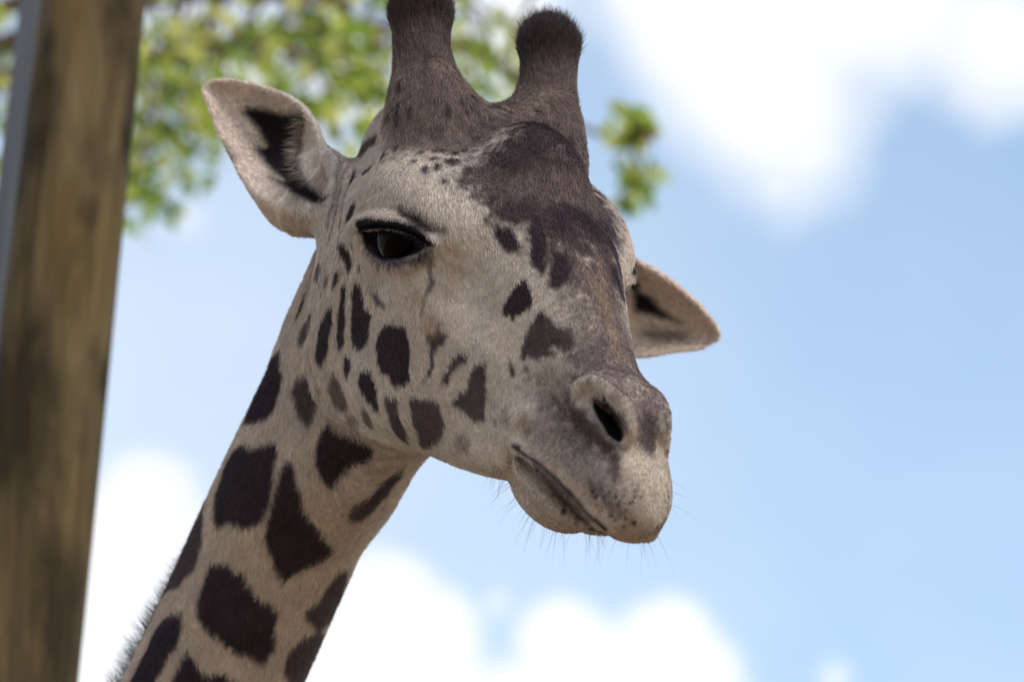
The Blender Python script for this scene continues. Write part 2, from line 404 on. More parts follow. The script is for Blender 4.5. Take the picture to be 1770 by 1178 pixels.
def coat(P, N):
    """P, N in the head frame -> linear rgb, and how much of it is bare dark skin and painted mouth shade"""
    global SPOT_LIST
    if SPOT_LIST is None: SPOT_LIST = parse_spots()
    P = np.asarray(P, dtype=np.float64)
    down = sstep(-.16, -.42, P[:, 2])[:, None]
    tan = np.clip(down * .85 + .15 * vnoise(P, 22, 3)[:, None], 0, 1)
    col = CREAM * (1 - tan) + TAN * tan
    ear = sstep(.12, .17, np.abs(P[:, 1]))[:, None] * (P[:, 2] > -.2)[:, None]
    col = col * (1 - ear) + np.array([.62, .51, .455]) * ear  # ears painted paler than the cream to offset the shade on them
    muz = (sstep(.17, .29, P[:, 0]) * .62)[:, None]
    col = col * (1 - muz) + np.array([.34, .270, .232]) * muz
    lip = (sstep(.24, .34, P[:, 0]) * sstep(-.045, -.075, P[:, 2]))[:, None]
    col = col * (1 - lip * .85) + np.array([.36, .262, .202]) * lip * .85
    col = col * (1 + .10 * vnoise(P, 35, 1) + .07 * vnoise(P, 110, 2))[:, None]
    top = (sstep(-.045, -.085, P[:, 0] + .012 * vnoise(P, 50, 5)) * sstep(.045, .075, P[:, 2]) * (P[:, 2] < .2))[:, None] * .8
    col = col * (1 - top) + np.array([.22, .152, .112]) * (1 + .2 * vnoise(P, 150, 4))[:, None] * top
    # dark tips of the horns
    for sg in (-1, 1):
        a = np.array([-.120, sg * .070, .073]); dr = unit((-.70, sg * .03, .70))
        h = (P - a) @ dr; rr = np.linalg.norm(P - a - h[:, None] * dr, axis=1)
        w = (sstep(.025, .07, h + .02 * vnoise(P, 45, 8)) * (rr < .06))[:, None] * .92
        col = col * (1 - w) + np.array([.092, .062, .060]) * (1 + .25 * vnoise(P, 80, 7) + .2 * vnoise(P, 260, 6))[:, None] * w
        m = (sstep(.062, .115, h + .012 * vnoise(P, 60, 9)) * (rr < .06))[:, None] * .9
        col = col * (1 - m) + np.array([.042, .027, .030]) * m
    jag = np.stack([vnoise(P, 230, 11) * .0017 + vnoise(P, 70, 12) * .002, vnoise(P, 230, 13) * .0017 + vnoise(P, 70, 14) * .002], -1)
    bare = np.zeros(len(P), dtype=np.float32)
    order = np.argsort(P[:, 0]); xs = P[order, 0]
    for cls, soft, n, Q, gate in SPOT_LIST:
        c = Q.mean(0); rad = np.linalg.norm(Q - c, axis=1).max()
        reach = rad + soft * 2 + .004
        i0, i1 = np.searchsorted(xs, [c[0] - reach, c[0] + reach]); sel = order[i0:i1]
        rel = P[sel] - c
        ok = (np.abs(rel[:, 1:]) < reach).all(1); sel = sel[ok]; rel = rel[ok]
        if not len(sel): continue
        dn = rel @ n
        ok = (np.abs(dn) < rad * .75 + .015) & (N[sel] @ n > gate)
        sel = sel[ok]; rel = rel[ok]
        if not len(sel): continue
        e1 = unit(np.cross(n, (0.3, .2, 1))); e2 = np.cross(n, e1)
        U = np.stack([rel @ e1, rel @ e2], -1)
        U = U + jag[sel] * min(1.0, rad / .012) * (.3 if cls in ('lip', 'black') else .45 if cls == 'cavity' else 1)
        V = np.stack([(Q - c) @ e1, (Q - c) @ e2], -1)
        ins = np.zeros(len(U), bool); dm = np.full(len(U), 9.0)
        for i in range(len(V)):
            a = V[i]; b = V[(i + 1) % len(V)]; ab = b - a
            t = np.clip(((U - a) @ ab) / max(ab @ ab, 1e-12), 0, 1)
            dd = U - a - t[:, None] * ab
            dm = np.minimum(dm, (dd * dd).sum(1))
            cr = (a[1] > U[:, 1]) != (b[1] > U[:, 1])
            x = a[0] + (U[:, 1] - a[1]) / (b[1] - a[1] if abs(b[1] - a[1]) > 1e-12 else 1e-12) * ab[0]
            ins ^= cr & (U[:, 0] < x)
        sd = np.sqrt(dm) * np.where(ins, 1, -1)
        r, g, bl, al = CLS[cls]
        if cls in ('brown', 'midbrown', 'rust', 'darkbrown', 'grey'):
            sd = sd + soft * .8 * vnoise(P[sel], 150, 21) + soft * .5 * vnoise(P[sel], 420, 22)
            tone = 1 + .28 * vnoise(P[sel], 90, 23) + .22 * vnoise(P[sel], 330, 24)
        else:
            tone = 1 + .22 * vnoise(P[sel], 45, 26) + .16 * vnoise(P[sel], 140, 25)
        m = (sstep(-soft, soft, sd) * al)[:, None]
        col[sel] = col[sel] * (1 - m) + np.array([r, g, bl]) * tone[:, None] * m
        if cls in ('black', 'lip'): bare[sel] = np.maximum(bare[sel], m[:, 0])
    return np.clip(col, .001, 1), bare

FEAT = [
  ('sub', [(-0.0639, -0.1207, -0.024), (-0.0337, -0.1176, -0.017), (-0.0009, -0.1173, -0.0035), (0.0248, -0.1141, 0.0095), (0.0426, -0.1083, 0.0172)], [0.004, 0.0135, 0.0155, 0.012, 0.004], 0.006),
  ('sub', [(-0.0639, 0.1207, -0.024), (-0.0337, 0.1176, -0.017), (-0.0009, 0.1173, -0.0035), (0.0248, 0.1141, 0.0095), (0.0426, 0.1083, 0.0172)], [0.004, 0.0135, 0.0155, 0.012, 0.004], 0.006),
  ('add', [(-0.0816, -0.1249, -0.0288), (-0.0654, -0.1254, -0.0148), (-0.0393, -0.1262, 0.0009), (-0.0024, -0.1254, 0.0176), (0.028, -0.1186, 0.0256), (0.0477, -0.1105, 0.0251)], [0.003, 0.0055, 0.0072, 0.0072, 0.0055, 0.003], 0.01),
  ('add', [(-0.0816, 0.1249, -0.0288), (-0.0654, 0.1254, -0.0148), (-0.0393, 0.1262, 0.0009), (-0.0024, 0.1254, 0.0176), (0.028, 0.1186, 0.0256), (0.0477, 0.1105, 0.0251)], [0.003, 0.0055, 0.0072, 0.0072, 0.0055, 0.003], 0.01),
  ('add', [(-0.0658, -0.12, -0.0317), (-0.0425, -0.1148, -0.039), (-0.0063, -0.1125, -0.0301), (0.0251, -0.1124, -0.0103), (0.0426, -0.107, 0.0095), (0.0488, -0.1055, 0.0209)], [0.002, 0.004, 0.0045, 0.0045, 0.004, 0.002], 0.01),
  ('add', [(-0.0658, 0.12, -0.0317), (-0.0425, 0.1148, -0.039), (-0.0063, 0.1125, -0.0301), (0.0251, 0.1124, -0.0103), (0.0426, 0.107, 0.0095), (0.0488, 0.1055, 0.0209)], [0.002, 0.004, 0.0045, 0.0045, 0.004, 0.002], 0.01),
  ('sub', [(-0.015, -0.1248, 0.0252), (0.0057, -0.1218, 0.0299), (0.0282, -0.1155, 0.0337), (0.0481, -0.1062, 0.037)], [0.001, 0.0035, 0.0035, 0.001], 0.006),
  ('sub', [(-0.015, 0.1248, 0.0252), (0.0057, 0.1218, 0.0299), (0.0282, 0.1155, 0.0337), (0.0481, 0.1062, 0.037)], [0.001, 0.0035, 0.0035, 0.001], 0.006),
  ('sub', [(-0.0874, -0.1231, -0.0007), (-0.0687, -0.1243, 0.0158), (-0.0471, -0.1243, 0.0308)], [0.0005, 0.0015, 0.0005], 0.004),
  ('sub', [(-0.0874, 0.1231, -0.0007), (-0.0687, 0.1243, 0.0158), (-0.0471, 0.1243, 0.0308)], [0.0005, 0.0015, 0.0005], 0.004),
  ('add', [(0.2808, -0.0396, -0.0127), (0.2703, -0.0393, -0.0074), (0.2685, -0.0377, 0.0028), (0.276, -0.0343, 0.0125), (0.293, -0.0314, 0.0174), (0.3124, -0.0273, 0.0188), (0.3292, -0.0218, 0.0163), (0.3428, -0.0192, 0.0069), (0.348, -0.0239, -0.0067)], [0.003, 0.0055, 0.0065, 0.0068, 0.0062, 0.006, 0.0068, 0.0065, 0.0035], 0.006),
  ('add', [(0.2808, 0.0309, -0.0127), (0.2703, 0.0307, -0.0074), (0.2685, 0.0294, 0.0028), (0.276, 0.0268, 0.0125), (0.293, 0.0245, 0.0174), (0.3124, 0.0213, 0.0188), (0.3292, 0.017, 0.0163), (0.3428, 0.015, 0.0069), (0.348, 0.0186, -0.0067)], [0.0021, 0.00385, 0.00455, 0.00476, 0.00434, 0.0042, 0.00476, 0.00455, 0.00245], 0.006),
  ('add', [(0.2844, -0.0368, -0.0106), (0.3013, -0.0362, -0.0131), (0.3192, -0.034, -0.0146), (0.3357, -0.0304, -0.0152)], [0.003, 0.0035, 0.0035, 0.003], 0.006),
  ('add', [(0.2844, 0.0287, -0.0106), (0.3013, 0.0282, -0.0131), (0.3192, 0.0265, -0.0146), (0.3357, 0.0237, -0.0152)], [0.0021, 0.00245, 0.00245, 0.0021], 0.006),
  ('sub', [(0.2931, -0.0363, 0.0026), (0.3097, -0.0354, 0.0012), (0.327, -0.0326, -0.0026), (0.3384, -0.0287, -0.0063)], [0.0045, 0.0085, 0.0095, 0.006], 0.004),
  ('sub', [(0.2931, 0.0283, 0.0026), (0.3097, 0.0276, 0.0012), (0.327, 0.0254, -0.0026), (0.3384, 0.0224, -0.0063)], [0.00315, 0.00595, 0.00665, 0.0042], 0.004),
  ('sub', [(0.2928, -0.0266, 0.0002), (0.3085, -0.0258, -0.001), (0.3241, -0.0232, -0.0043), (0.3337, -0.0201, -0.0083)], [0.005, 0.0085, 0.0095, 0.007], 0.003),
  ('sub', [(0.2928, 0.0208, 0.0002), (0.3085, 0.0201, -0.001), (0.3241, 0.0181, -0.0043), (0.3337, 0.0156, -0.0083)], [0.0035, 0.00595, 0.00665, 0.0049], 0.003),
  ('sub', [(0.2925, -0.0169, -0.0021), (0.3072, -0.0161, -0.0032), (0.3213, -0.0138, -0.006), (0.3291, -0.0114, -0.0104)], [0.005, 0.008, 0.008, 0.006], 0.003),
  ('sub', [(0.2925, 0.0132, -0.0021), (0.3072, 0.0125, -0.0032), (0.3213, 0.0107, -0.006), (0.3291, 0.0089, -0.0104)], [0.0035, 0.0056, 0.0056, 0.0042], 0.003),
  ('sub', [(0.2606, -0.037, -0.0202), (0.277, -0.0374, -0.029), (0.3068, -0.0355, -0.0298), (0.3401, -0.0317, -0.0252)], [0.001, 0.003, 0.004, 0.001], 0.012),
  ('sub', [(0.2606, 0.0289, -0.0202), (0.277, 0.0292, -0.029), (0.3068, 0.0277, -0.0298), (0.3401, 0.0247, -0.0252)], [0.0007, 0.0021, 0.0028, 0.0007], 0.012),
  ('add', [(0.2227, -0.0478, -0.0535), (0.2134, -0.0501, -0.0661), (0.2147, -0.0502, -0.0775), (0.2259, -0.0468, -0.0827)], [0.004, 0.007, 0.008, 0.005], 0.016),
  ('add', [(0.2227, 0.0478, -0.0535), (0.2134, 0.0501, -0.0661), (0.2147, 0.0502, -0.0775), (0.2259, 0.0468, -0.0827)], [0.004, 0.007, 0.008, 0.005], 0.016),
  ('add', [(0.2334, -0.0483, -0.0813), (0.2549, -0.0436, -0.0797), (0.2877, -0.0428, -0.0759), (0.3169, -0.0399, -0.075), (0.3389, -0.0333, -0.0781), (0.3629, -0.0292, -0.0782), (0.3812, -0.0227, -0.0768)], [0.004, 0.007, 0.0085, 0.0085, 0.008, 0.007, 0.004], 0.012),
  ('add', [(0.2334, 0.0377, -0.0813), (0.2549, 0.034, -0.0797), (0.2877, 0.0334, -0.0759), (0.3169, 0.0311, -0.075), (0.3389, 0.026, -0.0781), (0.3629, 0.0228, -0.0782), (0.3812, 0.0177, -0.0768)], [0.0028, 0.0049, 0.00595, 0.00595, 0.0056, 0.0049, 0.0028], 0.012),
  ('add', [(0.2268, -0.0416, -0.1), (0.2411, -0.0364, -0.1011), (0.2651, -0.0326, -0.1018), (0.2936, -0.0272, -0.1012), (0.3234, -0.0205, -0.0988)], [0.004, 0.007, 0.008, 0.008, 0.004], 0.016),
  ('add', [(0.2268, 0.0325, -0.1), (0.2411, 0.0284, -0.1011), (0.2651, 0.0254, -0.1018), (0.2936, 0.0212, -0.1012), (0.3234, 0.016, -0.0988)], [0.0028, 0.0049, 0.0056, 0.0056, 0.0028], 0.016),
  ('sub', [(0.2243, -0.0509, -0.0874), (0.2369, -0.0443, -0.0882), (0.2623, -0.0393, -0.0854), (0.2902, -0.0355, -0.0848), (0.3096, -0.0283, -0.0876), (0.3264, -0.0218, -0.0908), (0.3531, -0.0231, -0.087), (0.3759, -0.0188, -0.0843)], [0.0025, 0.005, 0.0065, 0.0075, 0.0075, 0.007, 0.006, 0.004], 0.004),
  ('sub', [(0.2243, 0.0397, -0.0874), (0.2369, 0.0346, -0.0882), (0.2623, 0.0307, -0.0854), (0.2902, 0.0277, -0.0848), (0.3096, 0.0221, -0.0876), (0.3264, 0.017, -0.0908), (0.3531, 0.018, -0.087), (0.3759, 0.0147, -0.0843)], [0.00175, 0.0035, 0.00455, 0.00525, 0.00525, 0.0049, 0.0042, 0.0028], 0.004),
  ('sub', [(0.2244, -0.0502, -0.093), (0.225, -0.0457, -0.1034), (0.2235, -0.0386, -0.1159), (0.2359, -0.0376, -0.1208)], [0.001, 0.003, 0.0035, 0.002], 0.008),
  ('sub', [(0.2244, 0.0502, -0.093), (0.225, 0.0457, -0.1034), (0.2235, 0.0386, -0.1159), (0.2359, 0.0376, -0.1208)], [0.001, 0.003, 0.0035, 0.002], 0.008),
  ('sub', [(0.2402, -0.0409, -0.094), (0.2551, -0.0387, -0.0936), (0.276, -0.0354, -0.0942), (0.2992, -0.03, -0.0946), (0.3208, -0.0258, -0.0959), (0.3367, -0.0187, -0.0982), (0.3384, 0.0011, -0.1059)], [0.001, 0.002, 0.004, 0.0055, 0.0055, 0.004, 0.002], 0.016),
  ('sub', [(0.2402, 0.0319, -0.094), (0.2551, 0.0302, -0.0936), (0.276, 0.0276, -0.0942), (0.2992, 0.0234, -0.0946), (0.3208, 0.0201, -0.0959), (0.3367, 0.0146, -0.0982), (0.3384, -0.0008, -0.1059)], [0.0007, 0.0014, 0.0028, 0.00385, 0.00385, 0.0028, 0.0014], 0.016),
  ('sub', [(-0.1758, -0.1031, -0.0006), (-0.1691, -0.1081, -0.0083), (-0.1453, -0.1162, -0.0178), (-0.1267, -0.1216, -0.0419), (-0.1212, -0.1211, -0.0647)], [0.0008, 0.0036, 0.0036, 0.0036, 0.0008], 0.006),
  ('sub', [(-0.1758, 0.1031, -0.0006), (-0.1691, 0.1081, -0.0083), (-0.1453, 0.1162, -0.0178), (-0.1267, 0.1216, -0.0419), (-0.1212, 0.1211, -0.0647)], [0.0008, 0.0036, 0.0036, 0.0036, 0.0008], 0.006),
  ('sub', [(-0.1942, -0.1024, -0.0028), (-0.1748, -0.1108, -0.0115), (-0.1519, -0.1174, -0.0212), (-0.1374, -0.1218, -0.0409), (-0.1325, -0.121, -0.0641)], [0.0008, 0.0036, 0.0036, 0.0036, 0.0008], 0.006),
  ('sub', [(-0.1942, 0.1024, -0.0028), (-0.1748, 0.1108, -0.0115), (-0.1519, 0.1174, -0.0212), (-0.1374, 0.1218, -0.0409), (-0.1325, 0.121, -0.0641)], [0.0008, 0.0036, 0.0036, 0.0036, 0.0008], 0.006),
  ('sub', [(-0.1565, -0.1041, 0.0052), (-0.1398, -0.1138, -0.0082), (-0.1255, -0.1192, -0.0216), (-0.1112, -0.1217, -0.0406), (-0.1003, -0.1222, -0.0544)], [0.0008, 0.0036, 0.0036, 0.0036, 0.0008], 0.006),
  ('sub', [(-0.1565, 0.1041, 0.0052), (-0.1398, 0.1138, -0.0082), (-0.1255, 0.1192, -0.0216), (-0.1112, 0.1217, -0.0406), (-0.1003, 0.1222, -0.0544)], [0.0008, 0.0036, 0.0036, 0.0036, 0.0008], 0.006),
  ('sub', [(-0.0887, -0.122, -0.0485), (-0.0746, -0.1202, -0.0601), (-0.0744, -0.1192, -0.0789)], [0.0008, 0.0036, 0.0008], 0.006),
  ('sub', [(-0.0887, 0.122, -0.0485), (-0.0746, 0.1202, -0.0601), (-0.0744, 0.1192, -0.0789)], [0.0008, 0.0036, 0.0008], 0.006),
  ('sub', [(-0.08, -0.0619, -0.2432), (-0.0602, -0.0489, -0.2453), (-0.0418, -0.0286, -0.2397), (-0.036, 0.0011, -0.2367)], [0.001, 0.0052, 0.0052, 0.001], 0.008),
  ('sub', [(-0.0804, -0.061, -0.2612), (-0.0632, -0.0452, -0.2677), (-0.0486, -0.0247, -0.2587), (-0.0417, 0.0002, -0.248)], [0.001, 0.0052, 0.0052, 0.001], 0.008),
  ('sub', [(-0.0683, -0.0485, -0.2791), (-0.0579, -0.031, -0.2797), (-0.0509, -0.0114, -0.2725)], [0.001, 0.0052, 0.001], 0.008),
  ('sub', [(-0.0645, -0.0566, -0.2306), (-0.0364, -0.0364, -0.2262), (-0.0313, -0.0035, -0.2302)], [0.001, 0.0052, 0.001], 0.008),
  ('add', [(-0.1302, -0.091, -0.1802), (-0.1403, -0.0742, -0.2089), (-0.1175, -0.0697, -0.2223), (-0.093, -0.0656, -0.2264), (-0.0655, -0.0571, -0.2237), (-0.04, -0.0505, -0.2132), (0.025, -0.0547, -0.1902), (0.0418, -0.042, -0.1881)], [0.002, 0.004, 0.005, 0.005, 0.005, 0.005, 0.004, 0.002], 0.014),
  ('add', [(-0.1302, 0.091, -0.1802), (-0.1403, 0.0742, -0.2089), (-0.1175, 0.0697, -0.2223), (-0.093, 0.0656, -0.2264), (-0.0655, 0.0571, -0.2237), (-0.04, 0.0505, -0.2132), (0.025, 0.0547, -0.1902), (0.0418, 0.042, -0.1881)], [0.002, 0.004, 0.005, 0.005, 0.005, 0.005, 0.004, 0.002], 0.014),
  ('sub', [(-0.143, -0.0776, -0.2162), (-0.1201, -0.0733, -0.2293), (-0.0961, -0.0687, -0.234), (-0.069, -0.0593, -0.2324), (-0.0472, -0.0499, -0.2245), (-0.0262, -0.027, -0.2225), (-0.0306, -0.0004, -0.2302)], [0.001, 0.004, 0.006, 0.0065, 0.006, 0.0045, 0.001], 0.008),
  ('sub', [(-0.143, 0.0776, -0.2162), (-0.1201, 0.0733, -0.2293), (-0.0961, 0.0687, -0.234), (-0.069, 0.0593, -0.2324), (-0.0472, 0.0499, -0.2245), (-0.0262, 0.027, -0.2225), (-0.0306, 0.0004, -0.2302)], [0.001, 0.004, 0.006, 0.0065, 0.006, 0.0045, 0.001], 0.008),
]
EYE_C = [-0.0251, -0.0868, -0.0068]; EYE_N = [0.5885, -0.8006, 0.1131]
SPOTS = [
('grey',0.012,1,(0.158,-0.959,0.234),'453,-111,-107 458,-87,-68 540,-90,-19 587,-62,-62 694,-57,-48 746,-55,-77 717,-68,-129 629,-90,-126 513,-96,-134 457,-105,-140'),
('grey',0.01,1,(0.126,-0.977,0.174),'395,-100,-43 423,-86,-6 475,-71,6 540,-89,-21 466,-88,-74 430,-102,-84'),
('brown',0.017,2,(0.313,-0.337,0.888),'-58,-99,189 -65,-70,224 -85,-28,252 -206,81,229 -200,117,233 -189,144,220 -169,165,190 88,40,223 191,29,181 309,10,139 419,7,93 498,2,66 535,-22,54 513,-35,52 468,-47,55 420,-46,77 388,-35,99 348,-56,104 239,-87,132 192,-102,140 154,-126,128 123,-141,130 92,-144,145 36,-170,148 -20,-146,163'),
('darkbrown',0.016,2,(0.299,-0.406,0.863),'-30,-89,205 -47,-59,240 -199,63,220 -197,103,230 -183,136,218 33,20,258 67,-21,244 74,-62,214 61,-95,186 21,-112,177'),
('darkbrown',0.01,2,(0.365,-0.400,0.841),'101,-81,186 114,-28,210 128,20,203 180,17,185 234,-13,169 242,-60,152 200,-81,156 163,-100,152 148,-124,134 125,-138,132 87,-126,158'),
('midbrown',0.016,2,(0.412,-0.485,0.771),'436,-71,33 435,-49,67 430,-6,88 487,1,68 557,-1,52 640,7,34 680,9,9 715,-2,-20 695,-22,-6 685,-40,33 627,-66,43 572,-76,40 496,-69,6 462,-71,18'),
('midbrown',0.012,1,(0.189,-0.946,0.265),'492,-73,-9 480,-79,-52 466,-88,-74 509,-83,-73 559,-75,-74 597,-64,-68 662,-58,-54 729,-61,-76 741,-53,-67 705,-51,-41 657,-70,-36 582,-66,-47 564,-85,-19'),
('darkmid',0.004,1,(0.243,-0.850,0.467),'519,-67,-41 581,-78,-16 609,-76,-19 648,-70,-24 678,-61,-27 689,-54,-34 672,-57,-53 632,-59,-60 581,-64,-66 536,-70,-62'),
('darkmid',0.004,1,(0.175,-0.928,0.329),'687,-55,-40 704,-52,-42 722,-57,-62 730,-60,-75 711,-63,-69 687,-57,-52'),
('darkmid',0.005,2,(0.627,-0.080,0.775),'688,-41,31 644,6,32 671,7,15 704,10,-13 719,1,-23 712,-12,-18 694,-25,-1'),
('midbrown',0.014,2,(0.135,-0.580,0.803),'-216,-219,125 -258,-213,166 -273,-205,204 -327,-197,244 -350,-194,284 -329,-134,307 -302,-119,279 -251,-106,255 -231,-43,223 -234,-1,210 -216,32,216 -202,40,214 -75,-66,225 -72,-101,185 -70,-144,164 -92,-181,152 -135,-201,135 -157,-216,117 -193,-221,107'),
('midbrown',0.012,2,(0.311,-0.369,0.876),'313,-34,133 290,5,147 321,12,134 425,5,90 498,-1,66 552,-33,49 514,-56,30 465,-62,36 427,-52,68 399,-37,92 360,-44,107'),
('ridge',0.006,2,(0.342,0.023,0.940),'264,24,156 305,22,139 437,10,85 513,1,62 515,-16,60 427,-6,89 337,0,128'),
('midbrown',0.012,2,(0.402,-0.381,0.833),'51,-93,190 70,-52,224 93,5,231 121,8,209 139,-54,186 99,-95,176'),
('grey',0.012,1,(0.340,-0.617,0.710),'343,-77,85 350,-37,115 422,-20,89 477,-34,62 453,-60,45 388,-77,54'),
('dark',0.0022,1,(0.184,-0.970,-0.160),'39,-210,-148 68,-207,-137 95,-203,-131 105,-196,-146 116,-190,-161 124,-185,-183 127,-182,-203 139,-178,-213 127,-178,-234 105,-182,-248 87,-186,-248 79,-189,-239 53,-192,-249 35,-197,-237 21,-201,-219 6,-203,-209 9,-205,-185 21,-207,-164'),
('dark',0.0022,1,(0.183,-0.976,-0.115),'-110,-231,-140 -90,-226,-138 -75,-221,-152 -65,-217,-166 -46,-213,-166 -33,-210,-177 -24,-207,-199 -14,-205,-220 -36,-202,-249 -68,-203,-257 -81,-208,-243 -89,-215,-217 -97,-223,-186 -108,-228,-165'),
('dark',0.0022,1,(0.225,-0.958,-0.178),'-141,-236,-166 -129,-234,-159 -116,-228,-188 -110,-224,-202 -105,-216,-234 -100,-207,-266 -114,-207,-283 -124,-209,-284 -127,-217,-255 -132,-225,-223 -134,-231,-197'),
('dark',0.0022,1,(0.120,-0.950,-0.289),'-170,-231,-230 -152,-230,-221 -147,-223,-249 -152,-217,-278 -151,-208,-307 -170,-195,-352 -194,-194,-360 -209,-197,-355 -198,-211,-319 -190,-222,-280 -180,-228,-253'),
('dark',0.0022,1,(0.100,-0.960,-0.262),'-86,-200,-285 -68,-199,-284 -59,-195,-297 -72,-188,-326 -86,-190,-324 -92,-195,-310'),
('dark',0.0022,1,(0.152,-0.958,-0.242),'-7,-197,-274 14,-195,-271 18,-196,-260 27,-193,-272 41,-190,-278 56,-186,-283 57,-181,-304 63,-171,-326 43,-175,-328 21,-181,-324 -5,-188,-316 -18,-193,-302 -15,-196,-285'),
('dark',0.0022,1,(0.173,-0.982,-0.080),'-167,-240,-153 -156,-238,-156 -158,-237,-175 -169,-237,-192 -173,-239,-178'),
('dark',0.0022,1,(-0.081,-0.988,0.131),'-414,-156,-296 -396,-160,-320 -393,-165,-353 -399,-166,-363 -407,-163,-345 -413,-158,-314'),
('darkmid',0.003,1,(0.349,-0.775,-0.526),'84,-181,-280 118,-174,-269 123,-167,-292 133,-154,-311 131,-132,-335 99,-107,-365 94,-124,-359 92,-146,-346 94,-165,-317 84,-174,-301'),
('darkmid',0.003,1,(0.334,-0.861,-0.383),'150,-171,-242 173,-166,-233 200,-160,-221 220,-153,-213 230,-147,-229 248,-137,-244 240,-130,-269 205,-117,-309 148,-101,-347 156,-122,-329 165,-145,-300 157,-162,-272 145,-169,-258'),
('darkmid',0.003,1,(0.275,-0.959,-0.070),'291,-151,-99 309,-143,-84 325,-137,-104 338,-133,-131 347,-130,-152 359,-127,-171 339,-130,-187 311,-135,-190 282,-140,-190 251,-146,-197 274,-147,-165 288,-147,-148 286,-151,-124'),
('darkmid',0.003,1,(0.288,-0.951,-0.112),'247,-164,-97 273,-156,-88 269,-157,-103 253,-161,-122 242,-160,-145 235,-157,-166 215,-160,-182 221,-164,-157 232,-166,-130'),
('darkmid',0.003,1,(0.275,-0.957,-0.093),'154,-192,-108 174,-187,-95 173,-187,-69 177,-185,-69 182,-186,-86 207,-177,-79 203,-178,-104 188,-180,-121 186,-176,-143 194,-172,-156 189,-170,-176 167,-172,-201 178,-172,-180 182,-175,-158 174,-180,-141 173,-184,-125 155,-190,-118'),
('darkmid',0.003,1,(0.072,-0.985,-0.158),'-56,-219,-127 -30,-215,-127 11,-217,-124 15,-215,-132 -25,-213,-144 -48,-216,-136'),
('mid',0.003,1,(0.206,-0.887,-0.414),'-130,-190,-344 -111,-185,-346 -99,-175,-361 -90,-163,-377 -130,-134,-422 -148,-137,-432 -174,-143,-433 -178,-158,-410 -156,-178,-379'),
('mid',0.003,1,(0.165,-0.759,-0.629),'-7,-172,-353 20,-172,-346 30,-162,-357 22,-147,-377 -31,-131,-398 -17,-157,-377'),
('mid',0.003,1,(-0.008,-0.997,-0.075),'-247,-220,-273 -232,-216,-297 -319,-166,-366 -331,-163,-391 -346,-166,-399 -354,-166,-380 -361,-163,-345'),
('mid',0.003,1,(-0.218,-0.967,-0.134),'-264,-234,-174 -238,-239,-175 -239,-235,-207 -270,-226,-217 -274,-228,-196'),
('mid',0.003,1,(0.024,-0.994,-0.106),'-199,-242,-170 -190,-240,-183 -200,-238,-201 -209,-239,-193'),
('light',0.005,1,(0.302,-0.872,-0.386),'-122,-130,-428 -95,-127,-415 -71,-120,-421 -123,-102,-452 -117,-128,-439'),
('light',0.005,1,(0.181,-0.918,-0.353),'278,-128,-247 310,-128,-227 338,-124,-226 330,-118,-250 299,-114,-269 275,-119,-270'),
('light',0.005,1,(0.132,-0.982,0.137),'381,-118,-127 396,-113,-117 429,-119,-126 430,-122,-143 397,-119,-157 386,-118,-142'),
('light',0.005,1,(0.195,-0.975,0.104),'-235,-155,-427 -219,-152,-427 -202,-150,-436 -204,-151,-442 -221,-153,-438'),
('dark',0.002,1,(0.293,-0.918,0.266),'264,-109,81 278,-105,78 294,-103,71 312,-101,60 316,-105,45 311,-109,31 297,-116,24 303,-116,12 300,-119,6 287,-120,15 279,-124,7 266,-127,12 260,-126,27 264,-118,56 264,-114,69'),
('darkmid',0.003,1,(0.282,-0.910,0.305),'342,-92,58 360,-87,54 383,-81,52 398,-73,55 412,-62,65 426,-62,57 444,-63,45 441,-70,32 440,-75,22 424,-80,22 407,-84,21 407,-86,11 422,-82,14 422,-84,4 407,-89,-4 392,-96,-17 374,-103,-25 369,-107,-34 357,-110,-32 345,-109,-11 338,-106,11 339,-101,34'),
('darkmid',0.002,1,(0.305,-0.934,0.187),'378,-105,-39 388,-102,-40 390,-103,-49 381,-105,-49'),
('brown',0.002,1,(0.358,-0.916,0.182),'342,-120,-49 352,-117,-55 371,-112,-65 369,-113,-70 355,-117,-66 347,-120,-58'),
('dark',0.003,1,(0.336,-0.791,0.511),'143,-137,121 160,-124,126 163,-117,135 183,-113,130 209,-111,119 221,-112,110 205,-120,107 194,-128,100 171,-133,105 155,-140,108'),
('dark',0.003,1,(0.314,-0.657,0.685),'188,-91,153 174,-82,163 184,-72,167 200,-67,164 228,-74,148 252,-77,136 274,-79,122 287,-84,109 286,-90,101 264,-95,107 246,-99,113 225,-99,127 207,-95,140 189,-98,146'),
('dark',0.005,2,(0.362,-0.565,0.741),'251,-71,139 260,-61,143 268,-47,147 287,-38,143 307,-45,130 321,-51,121 329,-64,107 325,-77,96 316,-83,94 293,-80,109 272,-73,128'),
('dark',0.007,2,(0.298,-0.175,0.938),'174,-45,180 154,-21,190 146,4,195 175,-3,186 212,-27,175 218,-44,168 205,-54,169'),
('dark',0.0035,1,(-0.091,-0.547,0.832),'-109,-191,144 -105,-194,143 -104,-198,142 -109,-199,139 -115,-199,138 -120,-197,139 -122,-195,141 -120,-192,143 -115,-190,145'),
('dark',0.0035,1,(-0.103,-0.694,0.712),'-86,-212,132 -81,-215,131 -81,-217,129 -85,-218,127 -92,-217,126 -98,-216,128 -101,-213,129 -98,-211,132 -93,-211,133'),
('darkmid',0.0035,1,(0.024,-0.655,0.755),'-38,-207,138 -31,-211,135 -30,-215,131 -36,-217,129 -45,-218,129 -54,-215,132 -58,-211,136 -56,-207,139 -48,-206,140'),
('dark',0.0035,1,(0.040,-0.482,0.875),'-34,-188,150 -28,-192,147 -25,-197,145 -29,-200,143 -38,-200,143 -45,-197,145 -51,-193,148 -50,-189,150 -44,-187,151'),
